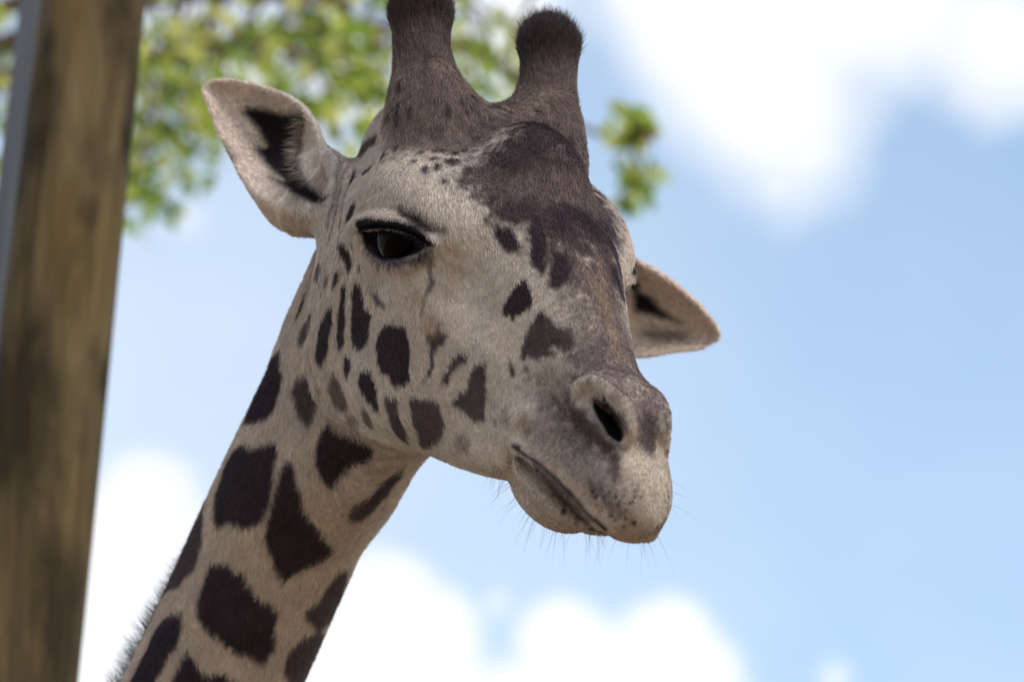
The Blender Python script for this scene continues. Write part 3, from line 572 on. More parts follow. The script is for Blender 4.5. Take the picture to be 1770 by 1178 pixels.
('darkmid',0.0035,1,(-0.042,-0.449,0.893),'-67,-182,153 -62,-186,151 -61,-191,149 -66,-196,146 -73,-197,145 -79,-195,146 -80,-190,148 -79,-185,151 -74,-181,153'),
('darkmid',0.0035,1,(-0.030,-0.320,0.947),'-103,-153,160 -97,-159,159 -94,-167,156 -98,-174,154 -106,-176,152 -113,-174,153 -116,-167,155 -115,-160,158 -111,-153,160'),
('darkmid',0.0035,1,(0.009,-0.287,0.958),'-48,-149,163 -37,-157,161 -33,-167,158 -37,-175,155 -46,-178,155 -58,-174,156 -65,-165,159 -66,-154,162 -60,-148,163'),
('darkmid',0.0035,1,(0.062,-0.311,0.948),'-8,-132,167 5,-139,163 12,-149,160 8,-156,158 -4,-157,158 -19,-152,161 -31,-143,164 -32,-134,167 -22,-130,168'),
('darkmid',0.0035,1,(0.138,-0.345,0.929),'24,-153,157 30,-157,154 32,-164,151 29,-170,150 23,-173,150 16,-170,152 12,-165,155 12,-158,157 17,-153,158'),
('dark',0.0035,1,(0.158,-0.521,0.839),'14,-189,143 18,-192,141 20,-196,138 17,-200,137 10,-201,137 5,-199,139 2,-196,142 4,-192,144 8,-189,144'),
('darkmid',0.0035,1,(0.379,0.035,0.925),'-173,-50,208 -166,-56,206 -161,-66,204 -160,-76,203 -162,-81,204 -165,-81,206 -171,-73,209 -176,-62,209 -177,-52,209'),
('dark',0.0035,1,(0.559,-0.130,0.819),'-149,-90,196 -146,-92,194 -145,-95,192 -145,-99,192 -148,-101,193 -150,-101,195 -152,-98,197 -153,-95,198 -152,-91,197'),
('dark',0.0035,1,(0.081,-0.486,0.870),'-126,-80,193 -121,-82,191 -120,-86,189 -124,-88,188 -128,-89,188 -133,-87,190 -136,-84,192 -136,-80,193 -132,-79,194'),
('dark',0.0035,1,(-0.056,-0.400,0.915),'-96,-115,172 -92,-118,171 -91,-121,169 -93,-123,168 -97,-123,168 -103,-121,168 -106,-118,170 -105,-115,171 -102,-114,172'),
('dark',0.0035,1,(0.006,-0.736,0.677),'-8,-99,192 -6,-101,190 -9,-103,187 -14,-105,185 -19,-107,184 -22,-106,185 -21,-103,187 -18,-101,190 -12,-99,192'),
('dark',0.0035,1,(0.582,0.094,0.807),'-182,-95,219 -177,-96,216 -174,-100,214 -174,-103,214 -177,-105,217 -181,-105,220 -186,-101,223 -188,-98,224 -186,-95,222'),
('dark',0.0035,1,(0.552,0.071,0.831),'-196,-103,230 -191,-105,227 -188,-108,225 -188,-111,225 -191,-113,227 -195,-112,230 -199,-110,233 -202,-106,233 -200,-103,232'),
('dark',0.0035,1,(0.478,0.257,0.840),'-197,-80,225 -192,-82,222 -189,-85,221 -188,-88,221 -191,-89,223 -195,-88,226 -201,-85,228 -203,-82,229 -203,-79,227'),
('dark',0.0035,1,(0.442,0.237,0.865),'-193,-67,218 -189,-69,217 -185,-72,216 -185,-75,216 -187,-76,217 -190,-75,219 -194,-73,220 -196,-69,220 -196,-67,220'),
('dark',0.0035,1,(-0.125,0.125,0.984),'-284,8,206 -264,-4,210 -242,-21,216 -233,-30,218 -233,-34,220 -240,-31,219 -265,-14,213 -300,10,203 -299,14,203'),
('darkmid',0.0035,1,(0.229,0.199,0.953),'-204,-18,209 -198,-23,209 -191,-32,209 -187,-40,210 -187,-45,211 -190,-44,211 -196,-37,212 -203,-27,211 -206,-20,210'),
('dark',0.0035,1,(0.271,-0.395,0.878),'-226,82,238 -222,79,236 -221,74,233 -224,70,232 -227,68,232 -232,69,234 -235,73,236 -233,77,238 -230,81,239'),
('darkmid',0.0035,1,(0.661,-0.390,0.641),'-152,-144,185 -149,-146,180 -148,-153,176 -151,-161,174 -156,-166,176 -160,-166,180 -162,-161,185 -160,-153,188 -157,-146,189'),
('dark',0.0035,1,(0.521,-0.472,0.712),'-142,-158,168 -140,-160,166 -140,-164,164 -142,-168,162 -146,-171,162 -147,-171,164 -148,-168,167 -147,-164,169 -145,-159,169'),
('darkmid',0.0035,1,(0.539,-0.683,0.492),'-170,-180,176 -168,-182,172 -168,-185,169 -172,-190,167 -177,-192,168 -180,-192,171 -180,-189,175 -178,-185,178 -174,-182,178'),
('dark',0.0035,1,(0.357,-0.815,0.457),'-201,-195,186 -196,-196,179 -195,-199,174 -199,-202,173 -207,-203,177 -214,-203,183 -217,-201,189 -215,-198,192 -209,-196,191'),
('dark',0.0035,1,(0.644,-0.245,0.725),'-177,-133,213 -171,-134,208 -169,-138,204 -171,-142,204 -174,-145,208 -180,-145,213 -185,-142,218 -186,-137,219 -183,-134,218'),
('dark',0.0035,1,(0.038,-0.959,0.279),'-268,-203,209 -261,-204,203 -260,-206,198 -266,-207,197 -277,-207,199 -286,-205,205 -290,-204,211 -287,-202,214 -277,-202,214'),
('dark',0.0035,1,(0.441,-0.464,0.769),'-274,-163,262 -266,-165,256 -262,-168,252 -264,-170,252 -273,-170,256 -281,-169,262 -287,-167,267 -288,-164,269 -283,-163,267'),
('dark',0.0035,1,(0.423,-0.302,0.854),'-127,-117,175 -125,-118,174 -125,-120,172 -125,-123,172 -127,-124,172 -130,-123,173 -131,-121,175 -131,-119,176 -129,-117,176'),
('dark',0.0035,1,(-0.058,-0.230,0.971),'-86,-135,165 -80,-139,165 -77,-143,164 -78,-147,163 -83,-147,163 -89,-145,163 -94,-140,163 -95,-136,164 -92,-134,165'),
('darkmid',0.0035,1,(0.521,-0.527,0.671),'-197,-160,219 -195,-162,215 -196,-168,212 -199,-174,210 -203,-177,210 -206,-177,213 -206,-173,216 -204,-167,219 -201,-162,220'),
('dark',0.003,1,(0.140,-0.958,0.249),'-215,-212,161 -210,-214,153 -211,-215,147 -216,-216,147 -224,-216,152 -231,-215,160 -234,-213,167 -232,-212,170 -224,-212,168'),
('dark',0.003,1,(-0.120,-0.989,0.083),'-245,-216,153 -244,-216,147 -246,-217,143 -251,-216,142 -258,-215,145 -260,-214,151 -260,-214,156 -256,-214,159 -250,-215,158'),
('dark',0.003,1,(0.094,-0.959,0.266),'-235,-210,178 -233,-211,173 -234,-212,169 -238,-213,169 -243,-213,172 -247,-212,176 -248,-210,181 -245,-209,183 -240,-210,182'),
('dark',0.003,1,(-0.106,-0.954,0.281),'-187,-226,94 -185,-228,87 -188,-229,83 -195,-228,83 -200,-226,87 -202,-224,93 -200,-223,99 -196,-222,101 -191,-223,99'),
('dark',0.003,1,(0.090,-0.904,0.418),'-169,-214,120 -169,-217,116 -172,-218,113 -176,-218,113 -180,-217,116 -181,-216,121 -179,-214,125 -176,-213,126 -172,-213,124'),
('darkmid',0.004,1,(-0.349,-0.897,0.273),'-413,-173,9 -422,-158,27 -380,-163,60 -361,-162,75 -250,-216,100 -358,-171,43 -363,-176,20 -403,-170,-1'),
('dark',0.002,1,(-0.089,-0.996,0.018),'-209,-242,-16 -199,-243,-12 -187,-244,-24 -187,-244,-46 -197,-243,-69 -209,-243,-51 -212,-242,-36'),
('dark',0.002,1,(-0.238,-0.949,0.206),'-238,-229,34 -218,-227,66 -204,-230,68 -216,-232,48 -222,-233,34'),
('dark',0.002,1,(-0.157,-0.879,0.450),'-320,-205,7 -295,-210,20 -263,-225,16 -268,-227,-6 -286,-222,-20 -303,-214,-5'),
('dark',0.002,1,(0.130,-0.991,-0.011),'-208,-241,-107 -191,-243,-100 -163,-241,-98 -141,-239,-103 -131,-237,-113 -131,-237,-124 -137,-236,-135 -152,-236,-133 -159,-238,-124 -174,-242,-123 -191,-243,-116'),
('darkmid',0.0015,1,(0.099,-0.992,-0.081),'-166,-243,-81 -152,-242,-82 -138,-240,-89 -140,-240,-91 -155,-241,-88'),
('darkmid',0.0015,1,(0.220,-0.972,-0.082),'-114,-234,-105 -98,-230,-113 -97,-230,-118 -108,-232,-114'),
('dark',0.002,1,(0.133,-0.989,-0.063),'-173,-241,-145 -161,-240,-148 -159,-239,-163 -176,-240,-172 -175,-241,-158'),
('black',0.0022,1,(0.227,-0.954,0.196),'-133,-263,-32 -122,-264,-20 -86,-267,1 -53,-268,16 -18,-267,31 13,-262,45 36,-256,52 61,-244,60 87,-232,57 106,-220,51 109,-212,47 105,-220,40 86,-225,25 78,-228,12 60,-233,-4 41,-238,-24 0,-238,-49 -36,-237,-63 -67,-238,-69 -92,-241,-69 -114,-244,-62 -129,-249,-52'),
('dark',0.005,1,(0.330,-0.891,0.311),'-33,-248,58 -1,-243,69 31,-235,76 52,-226,73 72,-219,73 99,-206,83 105,-203,77 88,-215,67 84,-232,60 65,-245,57 38,-253,56 2,-255,53'),  # shade in the brow crease, painted as a dark strip
('brown',0.004,1,(0.552,-0.816,-0.171),'79,-228,13 92,-223,19 94,-218,8 88,-223,6'),
('mid',0.004,1,(0.688,-0.700,-0.190),'98,-218,18 104,-209,22 103,-204,4 101,-205,-11 96,-211,4'),
('mid',0.003,1,(0.401,-0.914,0.065),'99,-207,-1 110,-201,-16 120,-197,-19 117,-203,-44 125,-203,-62 130,-201,-94 124,-204,-84 116,-205,-54 104,-206,-29'),
('rust',0.01,1,(0.711,-0.700,0.067),'136,-177,62 137,-178,54 133,-184,47 125,-191,43 119,-197,45 117,-199,52 119,-195,60 126,-189,67 133,-182,67'),
('rust',0.01,1,(0.610,-0.785,0.105),'153,-165,24 154,-166,18 150,-170,12 143,-176,8 137,-181,9 134,-182,15 137,-179,22 142,-173,27 149,-168,28'),
('rust',0.01,1,(0.325,-0.945,0.039),'109,-207,-53 113,-207,-64 108,-209,-74 97,-212,-78 87,-216,-74 81,-218,-63 83,-217,-52 90,-214,-45 101,-209,-46'),
('rust',0.01,1,(0.297,-0.955,-0.009),'182,-184,-75 186,-185,-90 174,-187,-106 155,-191,-114 139,-196,-109 134,-200,-94 138,-199,-77 151,-194,-66 168,-188,-65'),
('rust',0.01,1,(0.420,-0.846,0.328),'162,-173,-16 164,-174,-21 161,-178,-27 154,-182,-30 147,-185,-29 143,-186,-24 144,-183,-18 149,-179,-14 156,-175,-13'),
('rust',0.01,1,(0.373,-0.907,-0.193),'81,-215,-29 79,-217,-37 66,-222,-48 47,-227,-57 30,-230,-61 30,-232,-55 45,-233,-42 63,-227,-31 75,-219,-27'),
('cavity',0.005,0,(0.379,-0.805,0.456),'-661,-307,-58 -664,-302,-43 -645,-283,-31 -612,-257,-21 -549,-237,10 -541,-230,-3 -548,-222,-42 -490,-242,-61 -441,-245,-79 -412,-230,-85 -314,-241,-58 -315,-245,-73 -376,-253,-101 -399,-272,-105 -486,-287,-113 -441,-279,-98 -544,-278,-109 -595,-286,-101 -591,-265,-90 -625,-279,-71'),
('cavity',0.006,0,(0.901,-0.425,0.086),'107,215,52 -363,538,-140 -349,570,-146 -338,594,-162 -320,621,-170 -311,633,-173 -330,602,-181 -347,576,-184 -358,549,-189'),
('mid',0.006,0,(0.567,-0.537,0.624),'-328,575,-218 -320,606,-200 -303,631,-194 -295,625,-205 -312,590,-220'),
('light',0.008,0,(0.594,-0.490,0.637),'-338,559,-219 -334,580,-206 -295,650,-179 -281,645,-200 -299,598,-221 -322,563,-231'),
('rust',0.008,0,(0.954,-0.238,-0.180),'93,223,61 -352,536,-114 -351,553,-128 -363,531,-131'),
('mid',0.004,0,(0.412,-0.858,0.306),'-593,-355,-99 -570,-351,-109 -548,-344,-118 -552,-346,-123 -574,-356,-112'),
('lipdark',0.004,1,(0.290,-0.900,0.324),'525,-104,-159 553,-104,-152 588,-103,-147 626,-99,-146 659,-92,-147 689,-82,-152 723,-75,-155 753,-63,-157 661,-26,-202 639,-38,-202 613,-45,-200 593,-57,-201 562,-61,-198 533,-65,-194'),
('dark',0.002,1,(0.260,-0.556,0.790),'614,-50,-202 617,-52,-205 618,-55,-207 615,-57,-208 611,-58,-208 607,-57,-206 604,-55,-203 605,-51,-202 609,-50,-201'),
('darkmid',0.002,1,(0.420,-0.796,0.436),'647,-41,-207 648,-42,-209 647,-43,-212 645,-44,-213 643,-45,-212 641,-45,-210 641,-44,-208 641,-42,-207 644,-41,-206'),
('darkmid',0.002,1,(0.250,-0.964,0.089),'480,-109,-156 480,-110,-160 475,-111,-164 469,-113,-167 464,-115,-168 462,-115,-165 466,-115,-161 470,-112,-157 476,-110,-155'),
('midbrown',0.008,1,(0.469,-0.883,0.025),'669,-78,-105 720,-68,-99 748,-60,-105 773,-44,-112 786,-25,-125 774,-40,-135 752,-58,-127 720,-68,-126 689,-74,-121'),
('rust',0.012,1,(0.191,-0.936,0.295),'513,-103,-150 569,-99,-136 645,-91,-134 717,-73,-140 755,-61,-150 752,-64,-155 690,-81,-148 618,-99,-139 548,-103,-149'),
('dark',0.0012,1,(0.411,-0.624,0.664),'732,-39,-44 733,-40,-46 732,-42,-47 729,-43,-46 727,-42,-44 727,-40,-42 729,-39,-42'),
('dark',0.0012,1,(0.500,-0.542,0.676),'745,-34,-49 746,-35,-51 746,-37,-52 744,-38,-51 742,-38,-49 741,-36,-47 743,-35,-47'),
('dark',0.0012,1,(0.463,-0.689,0.557),'746,-43,-58 747,-44,-60 746,-46,-61 744,-46,-60 742,-46,-58 743,-44,-56 745,-43,-57'),
('dark',0.0012,1,(0.648,-0.468,0.601),'763,-28,-60 765,-30,-63 764,-33,-65 761,-35,-63 758,-34,-60 757,-31,-58 759,-29,-58'),
('dark',0.0012,1,(0.581,-0.601,0.549),'758,-37,-62 759,-38,-65 759,-40,-66 756,-41,-65 754,-41,-63 754,-39,-61 755,-37,-61'),
('dark',0.0012,1,(0.695,-0.533,0.482),'769,-32,-71 769,-34,-74 768,-37,-75 766,-38,-73 764,-37,-69 764,-34,-67 767,-32,-68'),
('dark',0.0012,1,(0.751,-0.539,0.382),'773,-34,-81 772,-36,-82 771,-37,-82 770,-37,-80 770,-36,-78 771,-34,-77 772,-33,-78'),
('dark',0.0012,1,(0.768,-0.291,0.570),'772,-20,-67 772,-22,-68 771,-24,-68 770,-24,-66 769,-22,-64 769,-20,-63 771,-19,-65'),
('dark',0.0012,1,(0.805,-0.355,0.475),'776,-22,-75 776,-25,-77 775,-27,-77 774,-27,-75 773,-25,-72 774,-23,-72 775,-22,-73'),
('dark',0.0012,1,(0.772,-0.566,0.289),'775,-35,-87 775,-35,-89 774,-37,-90 773,-38,-89 772,-38,-87 773,-37,-85 774,-35,-85'),
('dark',0.0012,1,(0.753,-0.620,0.220),'775,-37,-93 775,-39,-96 773,-41,-97 771,-42,-94 771,-42,-91 772,-39,-89 774,-38,-90'),
('dark',0.0012,1,(0.547,-0.802,0.242),'762,-49,-88 761,-50,-91 760,-51,-92 758,-52,-91 758,-52,-89 758,-51,-87 760,-49,-87'),
('dark',0.0012,1,(0.433,-0.889,0.150),'754,-56,-95 754,-56,-98 752,-58,-100 750,-59,-98 749,-59,-96 750,-58,-93 752,-56,-93'),
('dark',0.0012,1,(0.280,-0.952,0.126),'737,-63,-94 738,-63,-97 736,-64,-98 733,-65,-98 732,-65,-95 733,-64,-93 735,-63,-92'),
('dark',0.0012,1,(0.533,-0.835,0.140),'762,-51,-98 762,-52,-100 760,-53,-102 758,-54,-101 758,-54,-98 758,-53,-96 760,-52,-95'),
('dark',0.0012,1,(0.642,-0.750,0.159),'769,-46,-99 768,-47,-100 766,-49,-100 766,-49,-98 766,-48,-96 768,-46,-95 769,-46,-96'),
('dark',0.0012,1,(0.537,-0.841,0.068),'763,-52,-106 761,-53,-108 760,-54,-108 759,-55,-106 759,-54,-104 761,-52,-102 762,-52,-104'),
('dark',0.0012,1,(0.757,-0.647,0.091),'776,-40,-105 775,-41,-107 774,-43,-107 773,-43,-105 773,-42,-103 774,-41,-102 775,-40,-103'),
('dark',0.0012,1,(0.829,-0.551,-0.101),'788,-22,-124 786,-24,-127 784,-27,-127 783,-29,-123 785,-27,-119 787,-25,-117 788,-22,-119'),
('dark',0.0012,1,(0.873,-0.468,-0.136),'779,-32,-137 778,-32,-141 777,-34,-142 777,-36,-140 777,-37,-137 777,-36,-134 778,-34,-135'),
('dark',0.0012,1,(0.786,-0.616,-0.060),'779,-37,-120 778,-37,-123 777,-39,-124 776,-40,-122 776,-41,-119 777,-39,-117 778,-38,-118'),
('dark',0.0012,1,(0.610,-0.785,0.105),'768,-48,-132 767,-49,-135 765,-51,-135 764,-51,-133 764,-51,-131 766,-50,-129 768,-48,-130'),
('dark',0.0012,1,(0.480,-0.876,0.056),'759,-54,-130 757,-55,-132 755,-57,-133 754,-57,-131 755,-56,-128 757,-55,-126 758,-54,-127'),
('dark',0.0012,1,(0.220,-0.975,-0.019),'715,-69,-120 711,-69,-124 707,-70,-124 706,-71,-121 708,-70,-117 713,-70,-114 716,-69,-116'),
('dark',0.0012,1,(0.230,-0.973,-0.007),'701,-72,-119 698,-73,-122 694,-73,-123 693,-73,-120 695,-74,-116 699,-73,-114 701,-72,-116'),
('dark',0.0012,1,(0.203,-0.978,0.056),'717,-69,-101 716,-68,-104 714,-69,-106 711,-70,-105 710,-70,-103 711,-69,-100 714,-68,-99'),
('dark',0.0012,1,(0.233,-0.972,-0.014),'732,-65,-111 730,-66,-114 727,-67,-115 725,-67,-113 726,-67,-110 729,-66,-108 731,-65,-108'),
('dark',0.003,1,(0.215,-0.962,0.167),'-354,-198,-632 -305,-195,-615 -284,-186,-588 -259,-176,-575 -238,-173,-603 -220,-171,-647 -213,-170,-698 -212,-174,-730 -227,-192,-753 -261,-212,-766 -279,-222,-792 -316,-222,-772 -345,-214,-738 -368,-205,-700 -373,-198,-657'),
('dark',0.003,1,(0.866,-0.494,0.071),'-221,-164,-595 -211,-156,-585 -191,-146,-615 -172,-130,-634 -162,-117,-664 -149,-86,-690 -145,-48,-708 -150,-22,-729 -153,-32,-755 -150,-62,-775 -149,-85,-800 -145,-101,-825 -159,-128,-802 -176,-148,-776 -190,-159,-754 -204,-165,-719 -210,-167,-668 -217,-166,-622'),
('dark',0.003,1,(0.788,-0.569,0.235),'-240,-223,-852 -213,-204,-830 -199,-197,-842 -181,-177,-834 -166,-165,-851 -145,-135,-867 -133,-98,-878 -126,-96,-910 -119,-81,-948 -111,-95,-990 -116,-123,-980 -123,-151,-983 -146,-188,-975 -175,-217,-970 -206,-232,-952 -227,-234,-921 -237,-229,-882'),
('dark',0.003,1,(0.113,-0.975,0.189),'-280,-258,-1008 -239,-248,-970 -214,-246,-999 -204,-254,-1044 -202,-264,-1089 -187,-274,-1149 -222,-293,-1208 -266,-284,-1166 -273,-274,-1101 -285,-264,-1046'),
('dark',0.003,1,(0.794,-0.549,0.262),'-183,-237,-1022 -156,-222,-1032 -133,-203,-1048 -123,-177,-1026 -106,-143,-1036 -96,-110,-1061 -78,-106,-1145 -80,-185,-1185 -135,-249,-1162 -165,-253,-1109 -178,-246,-1060'),
('darkmid',0.003,1,(-0.290,-0.952,0.094),'-393,-204,-783 -329,-226,-803 -288,-233,-846 -272,-239,-888 -291,-248,-940 -345,-240,-994 -357,-240,-996 -365,-235,-949 -375,-224,-891 -386,-212,-834'),
('darkmid',0.003,1,(0.818,0.572,0.061),'-191,48,-790 -210,66,-824 -211,68,-898 -177,40,-921 -160,21,-924 -138,-27,-890 -139,-35,-869 -149,-12,-850 -158,1,-820 -172,22,-791'),
('darkmid',0.003,1,(0.727,0.685,0.045),'-158,18,-918 -200,62,-949 -187,61,-986 -178,61,-1049 -169,56,-1101 -165,36,-1125 -116,-43,-1008 -120,-53,-966 -134,-24,-931'),
('darkmid',0.003,1,(0.940,0.195,-0.278),'-93,23,-504 -109,38,-525 -128,34,-580 -136,20,-631 -134,-13,-658 -132,-33,-649 -125,-32,-618 -118,-10,-588 -102,2,-539'),
('dark',0.003,1,(-0.196,-0.976,0.099),'-444,-160,-471 -403,-169,-435 -355,-173,-463 -322,-176,-512 -315,-182,-543 -352,-190,-583 -401,-183,-605 -431,-169,-564 -443,-164,-516'),
('dark',0.003,1,(0.689,-0.718,-0.098),'-188,-127,-478 -157,-115,-480 -120,-98,-466 -96,-79,-467 -95,-54,-482 -97,-55,-502 -120,-70,-522 -130,-79,-549 -134,-86,-576 -144,-97,-598 -158,-116,-581 -173,-129,-558 -187,-135,-519 -187,-133,-493'),
('darkmid',0.004,1,(0.286,-0.951,0.121),'-310,-162,-450 -274,-162,-426 -270,-147,-449 -222,-154,-448 -237,-138,-468 -219,-143,-491 -220,-147,-509 -243,-155,-507 -277,-162,-494 -300,-165,-483 -309,-164,-464'),
('pale',0.003,1,(0.340,-0.939,0.052),'561,-86,-21 547,-85,-1 559,-81,23 588,-75,41 622,-68,42 610,-68,28 584,-73,24 559,-71,4 575,-78,-14'),
('pale',0.005,2,(0.649,-0.535,0.541),'632,-65,42 658,-56,42 683,-44,34 699,-34,14 699,-33,-12 716,-50,-46 743,-51,-66 779,-13,-74 730,2,-29 707,-17,-16 695,-52,7 669,-54,21'),
('light',0.002,1,(0.285,-0.528,0.800),'579,-73,-7 607,-69,-12 645,-60,-22 681,-52,-24 681,-59,-28 648,-70,-24 607,-76,-18'),
('midbrown',0.003,1,(0.434,-0.889,0.145),'597,-65,17 629,-61,24 669,-54,21 696,-51,7 700,-54,-14 626,-24,-22 591,-27,-13 577,-50,-1'),
('black',0.0015,1,(0.189,-0.749,0.635),'572,-69,6 594,-64,13 590,-25,-11 628,-21,-21 683,-50,-21 652,-61,-24 614,-69,-14 588,-71,-7'),
('lip',0.0022,1,(0.240,-0.971,-0.003),'460,-115,-162 501,-106,-158 567,-103,-144 626,-98,-140 669,-87,-144 707,-78,-149 740,-69,-150 766,-55,-153 761,-54,-163 739,-69,-158 706,-79,-156 669,-89,-151 626,-100,-148 566,-104,-152 498,-105,-167 457,-115,-171'),  # shade of the mouth crease painted in, over the dark lip edge
('mid',0.002,1,(0.059,-0.917,0.395),'-355,-205,-5 -348,-211,-22 -303,-226,-41 -261,-239,-87 -247,-239,-132 -240,-239,-128 -257,-237,-85 -297,-225,-38 -343,-209,-19 -353,-202,-3'),
('mid',0.002,1,(0.248,-0.744,0.620),'-392,-204,-9 -357,-218,-28 -312,-231,-47 -282,-239,-85 -270,-239,-130 -263,-239,-127 -279,-237,-83 -309,-228,-45 -356,-215,-26 -391,-201,-8'),
('mid',0.002,1,(0.079,-0.913,0.401),'-317,-206,7 -288,-223,-21 -260,-233,-47 -230,-239,-85 -205,-242,-111 -199,-241,-108 -227,-237,-82 -256,-231,-45 -284,-221,-18 -314,-204,9'),
('pale',0.003,0,(0.613,-0.223,0.758),'656,19,32 670,26,36 698,29,5 718,33,-30 743,12,-38 708,12,-16 682,15,11'),
('dark',0.004,1,(0.332,-0.943,-0.014),'-107,-243,-67 -55,-238,-74 12,-237,-55 63,-233,-21 87,-223,5 105,-212,30 102,-220,36 57,-235,-9 11,-238,-40 -50,-237,-66 -97,-239,-64')]
EARHAIR = [(-0.2747, -0.1157, -0.0003), (-0.2774, -0.1113, -0.0227), (-0.2522, -0.1195, -0.0321), (-0.2248, -0.1242, -0.0394), (-0.2081, -0.1167, -0.0427)]
EARHAIR_DIR = (0.0628, -0.9019, -0.4273)
POST = (-0.7668, 4.3301); POLE = (-0.8903, 4.5899); POST_LEAN = 0.0360
LIMBS = [[(-2.522, 10.234, 7.974), (-2.166, 9.841, 8.055), (-1.669, 9.399, 8.021), (-1.177, 9.123, 7.898), (-0.768, 8.915, 7.858), (-0.340, 8.734, 7.773), (-0.040, 8.452, 7.461)], [(-2.522, 10.196, 8.039), (-2.022, 9.508, 8.031), (-1.405, 8.989, 7.930), (-0.919, 8.684, 7.859), (-0.463, 8.536, 7.715)], [(-2.522, 10.149, 8.121), (-2.183, 10.118, 8.574), (-1.566, 9.840, 8.656), (-0.986, 9.621, 8.636), (-0.227, 9.476, 8.487)], [(-2.503, 10.074, 8.250), (-2.922, 9.676, 8.540), (-3.326, 9.376, 8.660)], [(-2.494, 9.981, 8.413), (-2.119, 10.006, 9.369), (-1.595, 10.102, 10.204)], [(-2.522, 10.121, 8.169), (-3.070, 10.696, 8.774), (-3.578, 10.927, 9.173)]]
TRUNK_TOP = [(-2.513, 10.234, 7.974), (-2.557, 10.156, 8.531), (-2.606, 10.059, 9.167)]
